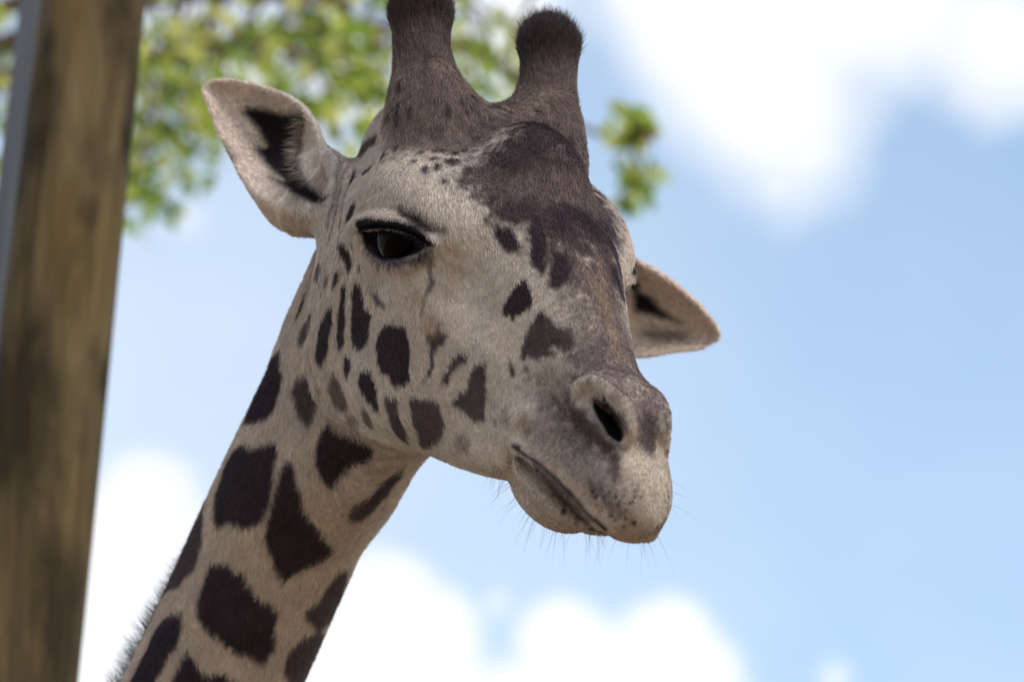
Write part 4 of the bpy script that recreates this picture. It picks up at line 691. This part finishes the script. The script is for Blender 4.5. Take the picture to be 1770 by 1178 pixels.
CLUSTERS = [(-1.046, 8.756, 7.177, 0.075, 16.000), (-1.134, 9.405, 7.626, 0.075, 16.000), (-1.079, 9.044, 7.431, 0.075, 16.000), (-1.173, 9.573, 7.796, 0.075, 8.000), (-1.056, 8.986, 7.447, 0.075, 16.000), (-1.107, 9.368, 7.751, 0.075, 5.000), (-1.022, 8.918, 7.492, 0.075, 16.000), (-1.135, 9.499, 7.913, 0.075, 16.000), (-0.980, 8.704, 7.358, 0.075, 8.000), (-1.014, 9.370, 7.833, 0.075, 8.000), (-0.968, 8.839, 7.524, 0.075, 12.000), (-1.088, 9.566, 8.021, 0.075, 16.000), (-1.069, 8.728, 7.601, 0.075, 5.000), (-1.075, 9.537, 8.187, 0.075, 8.000), (-0.910, 8.661, 7.548, 0.075, 5.000), (-1.010, 9.639, 8.203, 0.075, 12.000), (-0.972, 8.789, 7.701, 0.075, 16.000), (-0.999, 9.404, 8.104, 0.075, 8.000), (-1.019, 8.569, 7.557, 0.075, 5.000), (-1.089, 9.216, 7.992, 0.075, 12.000), (-1.099, 8.452, 7.596, 0.075, 8.000), (-1.120, 9.183, 8.086, 0.075, 5.000), (-0.914, 8.472, 7.575, 0.075, 12.000), (-1.094, 9.596, 8.321, 0.075, 12.000), (-0.829, 8.786, 7.717, 0.075, 16.000), (-0.918, 9.503, 8.212, 0.075, 5.000), (-0.877, 8.643, 7.538, 0.075, 16.000), (-0.965, 9.694, 8.234, 0.075, 16.000), (-0.861, 8.640, 7.594, 0.075, 5.000), (-0.944, 9.319, 8.138, 0.075, 16.000), (-0.728, 8.396, 7.429, 0.075, 12.000), (-0.823, 9.386, 8.067, 0.075, 12.000), (-0.658, 8.365, 7.484, 0.075, 5.000), (-0.719, 9.387, 8.189, 0.075, 12.000), (-0.744, 8.711, 7.721, 0.075, 12.000), (-0.830, 9.548, 8.289, 0.075, 5.000), (-0.547, 8.391, 7.523, 0.075, 8.000), (-0.655, 9.308, 8.171, 0.075, 16.000), (-0.562, 8.663, 7.615, 0.075, 12.000), (-0.624, 9.592, 8.258, 0.075, 8.000), (-0.439, 8.526, 7.394, 0.075, 16.000), (-0.518, 9.279, 7.869, 0.075, 8.000), (-0.450, 8.675, 7.565, 0.075, 12.000), (-0.486, 9.259, 7.965, 0.075, 12.000), (-0.435, 8.580, 7.662, 0.075, 12.000), (-0.483, 9.302, 8.137, 0.075, 16.000), (-0.369, 8.495, 7.426, 0.075, 16.000), (-0.398, 9.706, 8.272, 0.075, 16.000), (-0.696, 8.746, 7.612, 0.075, 5.000), (-0.693, 9.539, 8.173, 0.075, 12.000), (-0.586, 8.840, 7.622, 0.075, 12.000), (-0.551, 9.273, 7.880, 0.075, 8.000), (-0.622, 8.698, 7.527, 0.075, 5.000), (-0.734, 9.511, 8.031, 0.075, 8.000), (-0.540, 8.490, 7.691, 0.075, 5.000), (-0.600, 9.552, 8.389, 0.075, 16.000), (-0.389, 8.395, 7.624, 0.075, 5.000), (-0.473, 9.190, 8.188, 0.075, 12.000), (-0.600, 8.694, 7.830, 0.075, 5.000), (-0.714, 9.318, 8.241, 0.075, 12.000), (-0.789, 8.578, 7.666, 0.075, 5.000), (-0.883, 9.133, 8.084, 0.075, 5.000), (-0.450, 8.327, 7.537, 0.075, 16.000), (-0.449, 9.167, 8.126, 0.075, 16.000), (-0.145, 8.512, 7.578, 0.075, 16.000), (-0.169, 9.243, 8.121, 0.075, 12.000), (-0.121, 8.373, 7.401, 0.075, 16.000), (-0.113, 9.204, 8.010, 0.075, 16.000), (-0.104, 8.578, 7.498, 0.075, 5.000), (-0.098, 9.409, 8.050, 0.075, 16.000), (-0.024, 8.840, 7.730, 0.075, 16.000), (-0.045, 9.475, 8.132, 0.075, 5.000), (-0.003, 8.470, 7.386, 0.075, 5.000), (0.014, 9.689, 8.195, 0.075, 12.000), (-0.016, 8.836, 7.723, 0.075, 16.000), (-0.065, 9.447, 8.214, 0.075, 5.000), (-1.414, 8.523, 7.706, 0.075, 8.000), (-1.533, 9.170, 8.128, 0.075, 5.000), (-1.469, 8.767, 7.699, 0.075, 12.000), (-1.589, 9.612, 8.265, 0.075, 16.000), (-1.412, 8.698, 7.530, 0.075, 5.000), (-1.532, 9.528, 8.011, 0.075, 8.000), (-1.494, 8.812, 7.758, 0.075, 5.000), (-1.649, 9.245, 8.105, 0.075, 5.000), (-1.481, 8.572, 7.352, 0.075, 16.000), (-1.686, 9.763, 8.116, 0.075, 16.000), (-0.819, 8.564, 7.350, 0.075, 16.000), (-0.895, 9.466, 8.003, 0.075, 16.000), (-0.909, 8.936, 7.487, 0.075, 8.000), (-0.975, 9.793, 8.039, 0.075, 16.000), (-0.404, 8.481, 7.374, 0.075, 8.000), (-0.400, 9.738, 8.155, 0.075, 12.000), (-0.487, 8.710, 7.527, 0.075, 12.000), (-0.485, 9.394, 7.950, 0.075, 16.000), (0.285, 8.033, 6.986, 0.022, -6.000), (0.322, 8.041, 6.973, 0.022, -6.000), (0.352, 8.060, 6.940, 0.022, -4.000), (0.322, 8.078, 6.908, 0.022, -5.000), (0.285, 8.090, 6.888, 0.022, -4.000), (0.315, 8.105, 6.862, 0.022, -5.000), (0.292, 8.116, 6.843, 0.022, -3.000), (0.275, 8.135, 6.810, 0.022, -4.000), (0.337, 8.101, 6.869, 0.022, -4.000), (0.255, 8.041, 6.973, 0.022, -3.000), (0.307, 8.022, 7.005, 0.022, -4.000), (0.360, 8.041, 6.973, 0.022, -3.000)]
SPRIG = [(-0.039, 8.286, 7.348), (0.100, 8.182, 7.129), (0.220, 8.128, 7.021), (0.300, 8.052, 6.953), (0.322, 8.086, 6.895), (0.278, 8.138, 6.804)]
CELL = .0022; HAIRS = 480000

# ---------------------------------------------------------------- the giraffe
HEAD_AT = np.array((-0.0070, 3.0256, 3.5335)); HEAD_R = np.array([(0.37198, 0.85471, 0.36208), (-0.46426, 0.50908, -0.72477), (-0.80380, 0.10150, 0.58618)])       # head frame -> world
def to_world(P): return HEAD_AT + np.asarray(P) @ HEAD_R.T
def dir_world(D): return np.asarray(D) @ HEAD_R.T
DOWN = np.array([0, 0, -1.0]) @ HEAD_R                              # gravity in the head frame
V, Q = mesh_sdf(full_sdf, (-.40, -.40, -.80), (.46, .40, .30), CELL)
def vert_normals(V, Q):
    fn = np.cross(V[Q[:, 2]] - V[Q[:, 0]], V[Q[:, 3]] - V[Q[:, 1]]); n = np.zeros_like(V)
    for j in range(4):
        for a in range(3): n[:, a] += np.bincount(Q[:, j], fn[:, a], len(V))
    return n / (np.linalg.norm(n, axis=1)[:, None] + 1e-12), np.linalg.norm(fn, axis=1) * .5
# one light smoothing pass takes the grid out of the thin ear edges
def relax(V, Q, k):
    s = np.zeros_like(V); c = np.zeros(len(V))
    for j in range(4):
        for o in (1, 3):
            b = Q[:, (j + o) % 4]
            for a in range(3): s[:, a] += np.bincount(Q[:, j], V[b, a], len(V))
            c += np.bincount(Q[:, j], minlength=len(V))
    return V + (s / np.maximum(c, 1)[:, None] - V) * k
V = relax(V, Q, .5); V = relax(V, Q, .4)
VN, QA = vert_normals(V, Q)
vcol, vbare = coat(V, VN)
# the rest of the animal, out of the picture: lower neck, trunk, legs, tail (coarser, world frame)
NECK_END = to_world(NECK[-2])
BODY = [(NECK_END, (-.62, 3.80, 2.85), .088, .115), ((-.62, 3.80, 2.85), (-.98, 3.98, 2.32), .115, .19), ((-.98, 3.98, 2.32), (-1.25, 4.03, 1.95), .20, .30),
        ((-1.25, 4.03, 1.95), (-1.85, 4.14, 1.82), .32, .31), ((-1.85, 4.14, 1.82), (-2.35, 4.24, 1.72), .31, .24)]
for y, x in ((-.15, -1.22), (.15, -1.18)): BODY += [((x, 4.02 + y, 1.75), (x + .02, 4.02 + y, .95), .13, .065), ((x + .02, 4.02 + y, .95), (x, 4.02 + y, .10), .06, .045), ((x, 4.02 + y, .10), (x + .04, 4.02 + y, .045), .055, .05)]
for y, x in ((-.15, -2.28), (.15, -2.36)): BODY += [((x, 4.24 + y, 1.65), (x + .08, 4.24 + y, 1.05), .16, .075), ((x + .08, 4.24 + y, 1.05), (x - .10, 4.24 + y, .75), .07, .058), ((x - .10, 4.24 + y, .75), (x - .06, 4.24 + y, .10), .056, .045), ((x - .06, 4.24 + y, .10), (x - .01, 4.24 + y, .045), .055, .05)]
BODY += [((-2.52, 4.27, 1.78), (-2.66, 4.31, 1.10), .03, .014), ((-2.66, 4.31, 1.10), (-2.66, 4.31, .80), .03, .02)]
def body_sdf(P):
    P = P.astype(np.float32); d = None
    for a, b, ra, rb in BODY:
        c = cap(P, a, b, ra, rb); d = c if d is None else smin(d, c, .06)
    return d
BV, BQ = mesh_sdf(body_sdf, (-2.85, 3.2, 0), (.2, 4.8, 3.4), .02)
cells = rng.uniform((-2.9, 3.3, 0), (0, 4.8, 3.4), (520, 3))
d1 = np.full(len(BV), 9.); d2 = d1.copy()
for c in cells:
    dd = np.linalg.norm(BV - c, axis=1); d2 = np.where(dd < d1, d1, np.minimum(d2, dd)); d1 = np.minimum(d1, dd)
bm_ = sstep(.035, .05, d2 - d1)[:, None]; bcol = np.array(TAN) * (1 - bm_) + np.array([.06, .036, .03]) * bm_
WV = np.concatenate([to_world(V), BV]); WQ = np.concatenate([Q, BQ + len(V)])

giraffe = empty('giraffe', (-1.7, 4.1, 0))
tag(giraffe, 'giraffe with dark brown patches lowering its head beside the wooden post', 'giraffe')
m_skin, sn, sl, sb = material('coat', .85, .12)
at = N(sn, 'ShaderNodeAttribute', attribute_name='coat'); sl.new(at.outputs['Color'], sb.inputs['Base Color'])
bn = N(sn, 'ShaderNodeTexNoise'); bn.inputs['Scale'].default_value = 420; bn.inputs['Detail'].default_value = 3
bp = N(sn, 'ShaderNodeBump'); bp.inputs['Strength'].default_value = .25; bp.inputs['Distance'].default_value = .002; sl.new(bn.outputs[0], bp.inputs['Height']); sl.new(bp.outputs[0], sb.inputs['Normal'])
me = mesh('body', WV, WQ)
ca = me.color_attributes.new('coat', 'FLOAT_COLOR', 'POINT')
ca.data.foreach_set('color', np.concatenate([np.concatenate([vcol, bcol]), np.ones((len(WV), 1))], 1).astype(np.float32).ravel())
body = place('body', me, giraffe, m_skin)

# --- eyes
m_eye, en, el_, eb = material('eye', .04, .022)
eb.inputs['Base Color'].default_value = (.0035, .002, .002, 1)
def sphere(c, r, nu=40, nv=24, ax=(0, 0, 1), bulge=.0):
    V = []; F = []; ax = unit(ax)
    for i in range(nv + 1):
        ph = math.pi * i / nv
        for j in range(nu):
            th = 2 * math.pi * j / nu
            d = np.array([math.sin(ph) * math.cos(th), math.sin(ph) * math.sin(th), math.cos(ph)])
            k = r * (1 + bulge * max(0, (d @ ax - .62) / .38) ** 1.2)
            V.append(np.array(c) + d * k)
    for i in range(nv):
        for j in range(nu): F.append((i * nu + j, (i + 1) * nu + j, (i + 1) * nu + (j + 1) % nu, i * nu + (j + 1) % nu))
    return np.array(V), np.array(F)
for sg in (1, -1):
    c = np.array(EYE_C) * (1, sg, 1); ax = np.array(EYE_N) * (1, sg, 1)
    v, f = sphere(c, .0362, ax=ax, bulge=.0)
    place('eye', mesh('eye', to_world(v), f), giraffe, m_eye)

# --- fur
m_hair, hn, hl, hb = material('fur', .55, .22)
ha = N(hn, 'ShaderNodeAttribute', attribute_name='coat'); hl.new(ha.outputs['Color'], hb.inputs['Base Color'])
def surf_points(n, w):
    p = QA * w; p = p / p.sum()
    f = rng.choice(len(Q), n, p=p); a = rng.random(n)[:, None]; b = rng.random(n)[:, None]
    q = Q[f]
    mixv = lambda A: A[q[:, 0]] * (1 - a) * (1 - b) + A[q[:, 1]] * a * (1 - b) + A[q[:, 2]] * a * b + A[q[:, 3]] * (1 - a) * b
    nn = mixv(VN); return mixv(V), nn / (np.linalg.norm(nn, axis=1)[:, None] + 1e-9)
def tangent(D, Nn):
    t = D - Nn * (D * Nn).sum(1)[:, None]; return t / (np.linalg.norm(t, axis=1)[:, None] + 1e-9)
qc = V[Q].mean(1)
P0, N0 = surf_points(HAIRS, np.ones(len(Q)))
c0, b0 = coat(P0, N0)
flow = np.tile(DOWN, (len(P0), 1))
flow[:, 0] += .5 * sstep(.0, .1, P0[:, 0])
leng = np.interp(P0[:, 0], [-.1, .1, .25, .36], [.0070, .0055, .0038, .0026])
leng = np.where(P0[:, 2] < -.22, .0085, leng)
for s, E in EARS.items():                                    # hair on the ears points to the tips
    ax = unit(np.array(E['tip']) - E['root']); t = (P0 - E['root']) @ ax / np.linalg.norm(np.array(E['tip']) - E['root'])
    rr = np.linalg.norm(P0 - E['root'] - t[:, None] * (np.array(E['tip']) - E['root']), axis=1)
    m = (t > .12) & (rr < .085) & (np.abs(P0[:, 1]) > .10)
    flow[m] = ax; leng[m] = .0045
for sg in (-1, 1):                                           # and up the horns
    a = np.array([-.120, sg * .070, .073]); dr = unit((-.70, sg * .03, .70))
    h = (P0 - a) @ dr; rr = np.linalg.norm(P0 - a - h[:, None] * dr, axis=1); m = (h > .035) & (rr < .06)
    w = sstep(.035, .07, h[m])[:, None]; flow[m] = flow[m] * (1 - w) + dr * w
    leng[m] = np.interp(h[m], [.03, .10, .15], [.008, .010, .016])
flow = flow + .35 * np.stack([vnoise(P0, 40, 31), vnoise(P0, 40, 32), vnoise(P0, 40, 33)], -1) + .22 * rng.normal(size=P0.shape)
T0 = tangent(flow, N0)
leng = leng * rng.uniform(.6, 1.25, len(P0)) * (1 - b0 * .8)
lift = (.28 + .22 * rng.random(len(P0)))[:, None]
keep = b0 < .7
d_eye = np.minimum(np.linalg.norm(P0 - np.array(EYE_C), axis=1), np.linalg.norm(P0 - np.array(EYE_C) * (1, -1, 1), axis=1))
keep &= d_eye > .0372
P0, N0, T0, c0, leng, lift = P0[keep], N0[keep], T0[keep], c0[keep], leng[keep][:, None], lift[keep]
root = P0 - N0 * .0006
mid_ = P0 + (T0 * .5 + N0 * lift * .55) * leng
tip_ = P0 + (T0 * 1.0 + N0 * lift * .75) * leng
strands = np.stack([to_world(root), to_world(mid_), to_world(tip_)], 1)
rr = np.tile(np.array([.00021, .00017, .00005]), (len(P0), 1)) * rng.uniform(.8, 1.3, (len(P0), 1))
hc = c0 * rng.normal(1.0, .16, (len(P0), 1)).clip(.5, 1.7) * 1.06
fur = tag(curves('fur', strands, rr, hc.clip(.001, .9), giraffe, m_hair), kind='stuff')

# --- longer hair: mane, horn tufts, whiskers, lashes, ear fringe
def strandset(name, P, D, L, rad, col, bend=(0, 0, 0), k=4):
    P = np.asarray(P); D = np.asarray(D); L = np.asarray(L)[:, None]; bend = np.asarray(bend)
    pts = [P + D * L * (i / (k - 1)) + bend * L * (i / (k - 1)) ** 2 for i in range(k)]
    pr = np.linspace(1, .12, k)[None] * np.full((len(P), 1), rad)
    return tag(curves(name, np.stack([to_world(p) for p in pts], 1), pr, np.asarray(col), giraffe, m_hair), kind='stuff')
nk = np.array(NECK)
BACK = unit((-0.5260, -0.8487, 0.0167)); AWAY = unit((-0.8040, 0.4916, -0.3346))
n = 3600; t = rng.random(n) ** .55
seg = np.linspace(0, 1, len(nk)); ctr = np.stack([np.interp(.12 + t * .80, seg, nk[:, a]) for a in range(3)], -1); nr = np.interp(.12 + t * .80, seg, NECK_R)
ang = np.interp(t, [0, .35, .6, .75, 1], [.66, .62, .52, .34, .22]) + rng.normal(0, .05, n)
bd = BACK * np.cos(ang)[:, None] + AWAY * np.sin(ang)[:, None]
ml = np.interp(t, [0, .4, .65, .8, 1], [.010, .015, .018, .026, .032]) * rng.uniform(.6, 1.15, n)
md = bd + .25 * rng.normal(size=(n, 3)) - .25 * np.array([0, 0, -1])
strandset('mane', ctr + bd * (nr - .002)[:, None], md / np.linalg.norm(md, axis=1)[:, None], ml, .00028, np.tile([.045, .028, .026], (n, 1)) * rng.uniform(.6, 1.6, (n, 1)), bend=(0, 0, .15))
for sg in (-1, 1):                                           # one tuft to each horn
    a = np.array([-.120, sg * .070, .073]); dr = unit((-.70, sg * .03, .70)); h = (qc - a) @ dr; r_ = np.linalg.norm(qc - a - h[:, None] * dr, axis=1)
    p, nn = surf_points(2600, ((h > .105) & (r_ < .06)) * np.interp(h, [.105, .15], [.5, 1.0])); dd = nn * .45 + dr * .85 + .16 * rng.normal(size=p.shape)
    strandset('horn_tuft', p, dd / np.linalg.norm(dd, axis=1)[:, None], rng.uniform(.006, .019, len(p)), .00022, np.tile([.030, .019, .022], (len(p), 1)) * rng.uniform(.6, 1.8, (len(p), 1)))
sel = ((qc[:, 0] > .19) & (qc[:, 0] < .32) & (qc[:, 2] < -.112)) * 1.0 + ((qc[:, 0] > .345) & (qc[:, 2] < -.03)) * .45
p, nn = surf_points(130, sel); dd = nn + .35 * DOWN + .18 * rng.normal(size=p.shape)
strandset('whiskers', p, dd / np.linalg.norm(dd, axis=1)[:, None], rng.uniform(.010, .034, len(p)), .00013, np.tile([.10, .08, .08], (len(p), 1)), bend=DOWN * .25)
for sg in (1, -1):
    up, _ = spline(FEAT[2][1], FEAT[2][2], 8); lo_, _ = spline(FEAT[4][1], FEAT[4][2], 8)
    for nm, line, nh, ln, dv in (('eyelashes', up[5:], 800, .021, -.75), ('lower_lashes', lo_[6:-4], 160, .008, -.8)):
        i = rng.integers(0, len(line) - 1, nh); f = rng.random(nh)[:, None]
        p = line[i] * (1 - f) + line[i + 1] * f; en_ = np.array(EYE_N)
        p = p + (np.array(EYE_C) + en_ * .03 - p) * (.16 if nm == 'eyelashes' else .10) + en_ * .002
        dd = en_ * .75 - dv * DOWN + .10 * rng.normal(size=p.shape) + .25 * unit(np.array([1, 0, 0]) - en_ * en_[0]) * (f * 0 + (i[:, None] / len(line) - .4))
        dd = dd / np.linalg.norm(dd, axis=1)[:, None]
        S = np.array([1, sg, 1])
        strandset(nm, p * S, dd * S, rng.uniform(.5, 1.1, nh) * ln, .00022, np.tile([.006, .004, .005], (nh, 1)), bend=-DOWN * .2 * S if nm == 'eyelashes' else (0, 0, 0))
line, _ = spline(EARHAIR, [0.] * len(EARHAIR), 8)
nh = 520; i = rng.integers(0, len(line) - 1, nh); f = rng.random(nh)[:, None]; p = line[i] * (1 - f) + line[i + 1] * f
ed = np.array(EARHAIR_DIR); dd = ed + .25 * rng.normal(size=(nh, 3)); dd /= np.linalg.norm(dd, axis=1)[:, None]
strandset('ear_fringe', p + .003 * rng.normal(size=p.shape), dd, rng.uniform(.006, .017, nh), .0002, np.tile([.40, .33, .28], (nh, 1)) * rng.uniform(.5, 1.1, (nh, 1)))

# ---------------------------------------------------------------- wooden post and the grey pole behind it
m_wood, n_, l_, b_ = material('weathered_wood', .85, .15)
tcw = N(n_, 'ShaderNodeTexCoord'); mp = N(n_, 'ShaderNodeMapping'); mp.inputs['Scale'].default_value = (20, 20, 2.2); l_.new(tcw.outputs['Object'], mp.inputs[0])
g1 = N(n_, 'ShaderNodeTexNoise'); g1.inputs['Scale'].default_value = 1.0; g1.inputs['Detail'].default_value = 7; g1.inputs['Roughness'].default_value = .65; g1.inputs['Distortion'].default_value = 1.2; l_.new(mp.outputs[0], g1.inputs['Vector'])
mp2 = N(n_, 'ShaderNodeMapping'); mp2.inputs['Scale'].default_value = (9, 9, 4); l_.new(tcw.outputs['Object'], mp2.inputs[0])
g2 = N(n_, 'ShaderNodeTexNoise'); g2.inputs['Scale'].default_value = 1.0; g2.inputs['Detail'].default_value = 4; l_.new(mp2.outputs[0], g2.inputs['Vector'])
r1 = ramp(n_, [(.26, (.040, .026, .013)), (.46, (.076, .052, .023)), (.60, (.108, .076, .035)), (.78, (.145, .106, .060))]); l_.new(g1.outputs[0], r1.inputs[0])
r2 = ramp(n_, [(.36, (.35, .33, .32)), (.52, (1, 1, 1)), (.68, (1.0, .93, .78))]); l_.new(g2.outputs[0], r2.inputs[0])
vk = N(n_, 'ShaderNodeTexVoronoi'); mp3 = N(n_, 'ShaderNodeMapping'); mp3.inputs['Scale'].default_value = (9, 9, 4.5); l_.new(tcw.outputs['Object'], mp3.inputs[0]); l_.new(mp3.outputs[0], vk.inputs['Vector']); vk.inputs['Scale'].default_value = 1.0
r3 = ramp(n_, [(.08, (.30, .26, .24)), (.22, (1, 1, 1))]); l_.new(vk.outputs['Distance'], r3.inputs[0])
def mul(nn, ll, a, b):
    x = N(nn, 'ShaderNodeMix', data_type='RGBA', blend_type='MULTIPLY'); x.inputs[0].default_value = 1; ll.new(a, x.inputs[6]); ll.new(b, x.inputs[7]); return x.outputs[2]
l_.new(mul(n_, l_, mul(n_, l_, r1.outputs[0], r2.outputs[0]), r3.outputs[0]), b_.inputs['Base Color'])
bw = N(n_, 'ShaderNodeBump'); bw.inputs['Strength'].default_value = .6; bw.inputs['Distance'].default_value = .006; l_.new(g1.outputs[0], bw.inputs['Height']); l_.new(bw.outputs[0], b_.inputs['Normal'])
rows, sides = 150, 56
pv = []; pf = []
zz = np.linspace(0, 6.6, rows); th = np.linspace(0, 2 * math.pi, sides, endpoint=False)
ring = np.array([(math.cos(a), math.sin(a)) for a in th])
for i, z in enumerate(zz):
    q = np.stack([ring[:, 0] * .35, ring[:, 1] * .35, np.full(sides, z * .35)], -1)
    rad = .0770 + .0045 * vnoise(q, 3, 41) + .003 * vnoise(np.stack([ring[:, 0], ring[:, 1], np.full(sides, z * .12)], -1), 5, 42)
    rad = rad - .007 * np.clip(1 - np.abs(((th - 4.1 + .10 * math.sin(z * 1.3)) + math.pi) % (2 * math.pi) - math.pi) / .06, 0, 1) - .006 * np.clip(1 - np.abs(((th - 5.5 + .07 * math.sin(z * .9 + 1)) + math.pi) % (2 * math.pi) - math.pi) / .05, 0, 1)
    for j in range(sides): pv.append((POST[0] + POST_LEAN * z + ring[j, 0] * rad[j], POST[1] + ring[j, 1] * rad[j], z))
for i in range(rows - 1):
    for j in range(sides): pf.append((i * sides + j, i * sides + (j + 1) % sides, (i + 1) * sides + (j + 1) % sides, (i + 1) * sides + j))
post = place('wooden_post', mesh('wooden_post', pv, pf), None, m_wood)
tag(post, 'thick round weathered brown timber post leaning slightly at the left edge', 'post')
m_gal, n_, l_, b_ = material('dull_grey_paint', .55, .3)
gz = N(n_, 'ShaderNodeTexNoise'); gz.inputs['Scale'].default_value = 14; rg = ramp(n_, [(.3, (.10, .10, .115)), (.7, (.15, .15, .165))]); l_.new(gz.outputs[0], rg.inputs[0]); l_.new(rg.outputs[0], b_.inputs['Base Color'])
w = .027; e = .006
prof = [(-w + e, -w), (w - e, -w), (w, -w + e), (w, w - e), (w - e, w), (-w + e, w), (-w, w - e), (-w, -w + e)]
sv = [(POLE[0] + POST_LEAN * z + x, POLE[1] + y, z) for z in (0, 3, 6.4) for x, y in prof]
sf = [(i * 8 + j, i * 8 + (j + 1) % 8, i * 8 + 8 + (j + 1) % 8, i * 8 + 8 + j) for i in range(2) for j in range(8)]
pole = place('metal_pole', mesh('metal_pole', sv, sf, False), None, m_gal)
tag(pole, 'slim square grey metal pole just behind the left side of the timber post', 'pole')

# ---------------------------------------------------------------- tree behind, out of focus
m_bark, n_, l_, b_ = material('bark', .9, .1)
kz = N(n_, 'ShaderNodeTexNoise'); kz.inputs['Scale'].default_value = 9; kz.inputs['Detail'].default_value = 6
kr = ramp(n_, [(.35, (.075, .045, .032)), (.65, (.17, .115, .085))]); l_.new(kz.outputs[0], kr.inputs[0]); l_.new(kr.outputs[0], b_.inputs['Base Color'])
kb = N(n_, 'ShaderNodeBump'); kb.inputs['Distance'].default_value = .02; l_.new(kz.outputs[0], kb.inputs['Height']); l_.new(kb.outputs[0], b_.inputs['Normal'])
tree = empty('broadleaf_tree', (TRUNK_TOP[0][0] - .25, TRUNK_TOP[0][1], 0))
tag(tree, 'leafy green tree with drooping branches, out of focus behind the giraffe', 'tree')
tt = [np.array(p) for p in TRUNK_TOP]
tp = [(tt[0][0] - .25, tt[0][1], 0), (tt[0][0] - .22, tt[0][1], 1.2), (tt[0][0] - .12, tt[0][1] + .03, 4.0), *tt]
v, f = tube(spline(tp, [0.] * len(tp), 5)[0], np.interp(np.linspace(0, 1, (len(tp) - 1) * 5 + 1), [0, .1, .7, 1], [.26, .20, .13, .04]), 14); place('trunk', mesh('trunk', v, f), tree, m_bark)
for Lm in LIMBS:
    p, r_ = spline(Lm, np.linspace(.055, .010, len(Lm)), 5); v, f = tube(p, r_, 8); place('limb', mesh('limb', v, f), tree, m_bark)
LP = np.concatenate([spline(Lm, [0.] * len(Lm), 8)[0] for Lm in LIMBS])
tw = []; LC = []; LD = []
CL = [np.array(c) for c in CLUSTERS]
for k in range(240):                                          # the crown goes on above and to the left of the picture
    b = LP[rng.integers(len(LP))] + rng.normal(0, .42, 3) + (-.1, .2, .45)
    sx = b[0] / (b[1] * math.cos(PITCH) + (b[2] - CAM_H) * math.sin(PITCH)); sy = (-(b[1]) * math.sin(PITCH) + (b[2] - CAM_H) * math.cos(PITCH)) / (b[1] * math.cos(PITCH) + (b[2] - CAM_H) * math.sin(PITCH))
    if sx < .17 and not (-.165 < sx < .2 and sy < .125): CL.append(np.array([*b, .16, 22]))
for c in CL:
    o = c[:3]; a = LP[np.argmin(np.linalg.norm(LP - o, axis=1))]
    if c[4] > 0 and np.linalg.norm(a - o) < 1.4:
        mdl = (a + o) / 2 + rng.normal(0, .04, 3) + (0, 0, .05)
        tw.append(tube([a, mdl, o], [.008, .005, .002], 5))
    for _ in range(int(abs(c[4]))):
        LC.append(o + rng.normal(0, 1, 3).clip(-1.4, 1.4) * c[3] * (1, 1.3, .9)); LD.append(rng.normal(0, 1, 3) * (1, 1, .7) + (0, 0, -.8))
tw.append(tube(spline(SPRIG, [0.] * len(SPRIG), 5)[0], np.linspace(.010, .003, (len(SPRIG) - 1) * 5 + 1), 6))
v, f = join(tw); tag(place('twigs', mesh('twigs', v, f), tree, m_bark), kind='stuff')
LC = np.array(LC); LD = np.array(LD); LD /= np.linalg.norm(LD, axis=1)[:, None]; n = len(LC)
sdv = np.cross(LD, rng.normal(size=(n, 3))); sdv /= np.linalg.norm(sdv, axis=1)[:, None]; nv_ = np.cross(LD, sdv)
ll = rng.uniform(.052, .085, n)[:, None]; ww = ll * rng.uniform(.24, .34, n)[:, None]
prof = [(0, 0, 0), (.35, 1, .18), (.35, 0, 0), (.35, -1, .18), (.75, .7, .12), (.75, 0, -.04), (.75, -.7, .12), (1.05, 0, -.12)]
LV = np.stack([LC + LD * ll * a + sdv * ww * b + nv_ * ww * c for a, b, c in prof], 1).reshape(-1, 3)
tri = np.array([(0, 2, 1), (0, 3, 2), (1, 2, 5), (1, 5, 4), (2, 3, 6), (2, 6, 5), (4, 5, 7), (5, 6, 7)])
LF = (tri[None] + (np.arange(n) * 8)[:, None, None]).reshape(-1, 3)
pal = np.array([(.30, .42, .06), (.52, .57, .11), (.11, .18, .03), (.76, .74, .24), (.17, .10, .06)]); pk = rng.choice(5, n, p=[.30, .27, .20, .19, .04])
lc = pal[pk] * rng.uniform(.75, 1.25, (n, 1))
m_leaf = bpy.data.materials.new('leaf'); m_leaf.use_nodes = True; n_ = m_leaf.node_tree.nodes; l_ = m_leaf.node_tree.links; b_ = n_['Principled BSDF']
b_.inputs['Roughness'].default_value = .45; b_.inputs['Specular IOR Level'].default_value = .4
la = N(n_, 'ShaderNodeAttribute', attribute_name='leaf'); l_.new(la.outputs['Color'], b_.inputs['Base Color'])
tr = N(n_, 'ShaderNodeBsdfTranslucent'); l_.new(la.outputs['Color'], tr.inputs[0]); ms = N(n_, 'ShaderNodeMixShader'); ms.inputs[0].default_value = .62
l_.new(b_.outputs[0], ms.inputs[1]); l_.new(tr.outputs[0], ms.inputs[2]); l_.new(ms.outputs[0], n_['Material Output'].inputs[0])
lm = mesh('crown', LV, LF, False); la_ = lm.color_attributes.new('leaf', 'FLOAT_COLOR', 'POINT')
la_.data.foreach_set('color', np.concatenate([np.repeat(lc, 8, 0), np.ones((n * 8, 1))], 1).astype(np.float32).ravel())
tag(place('crown', lm, tree, m_leaf), kind='stuff')
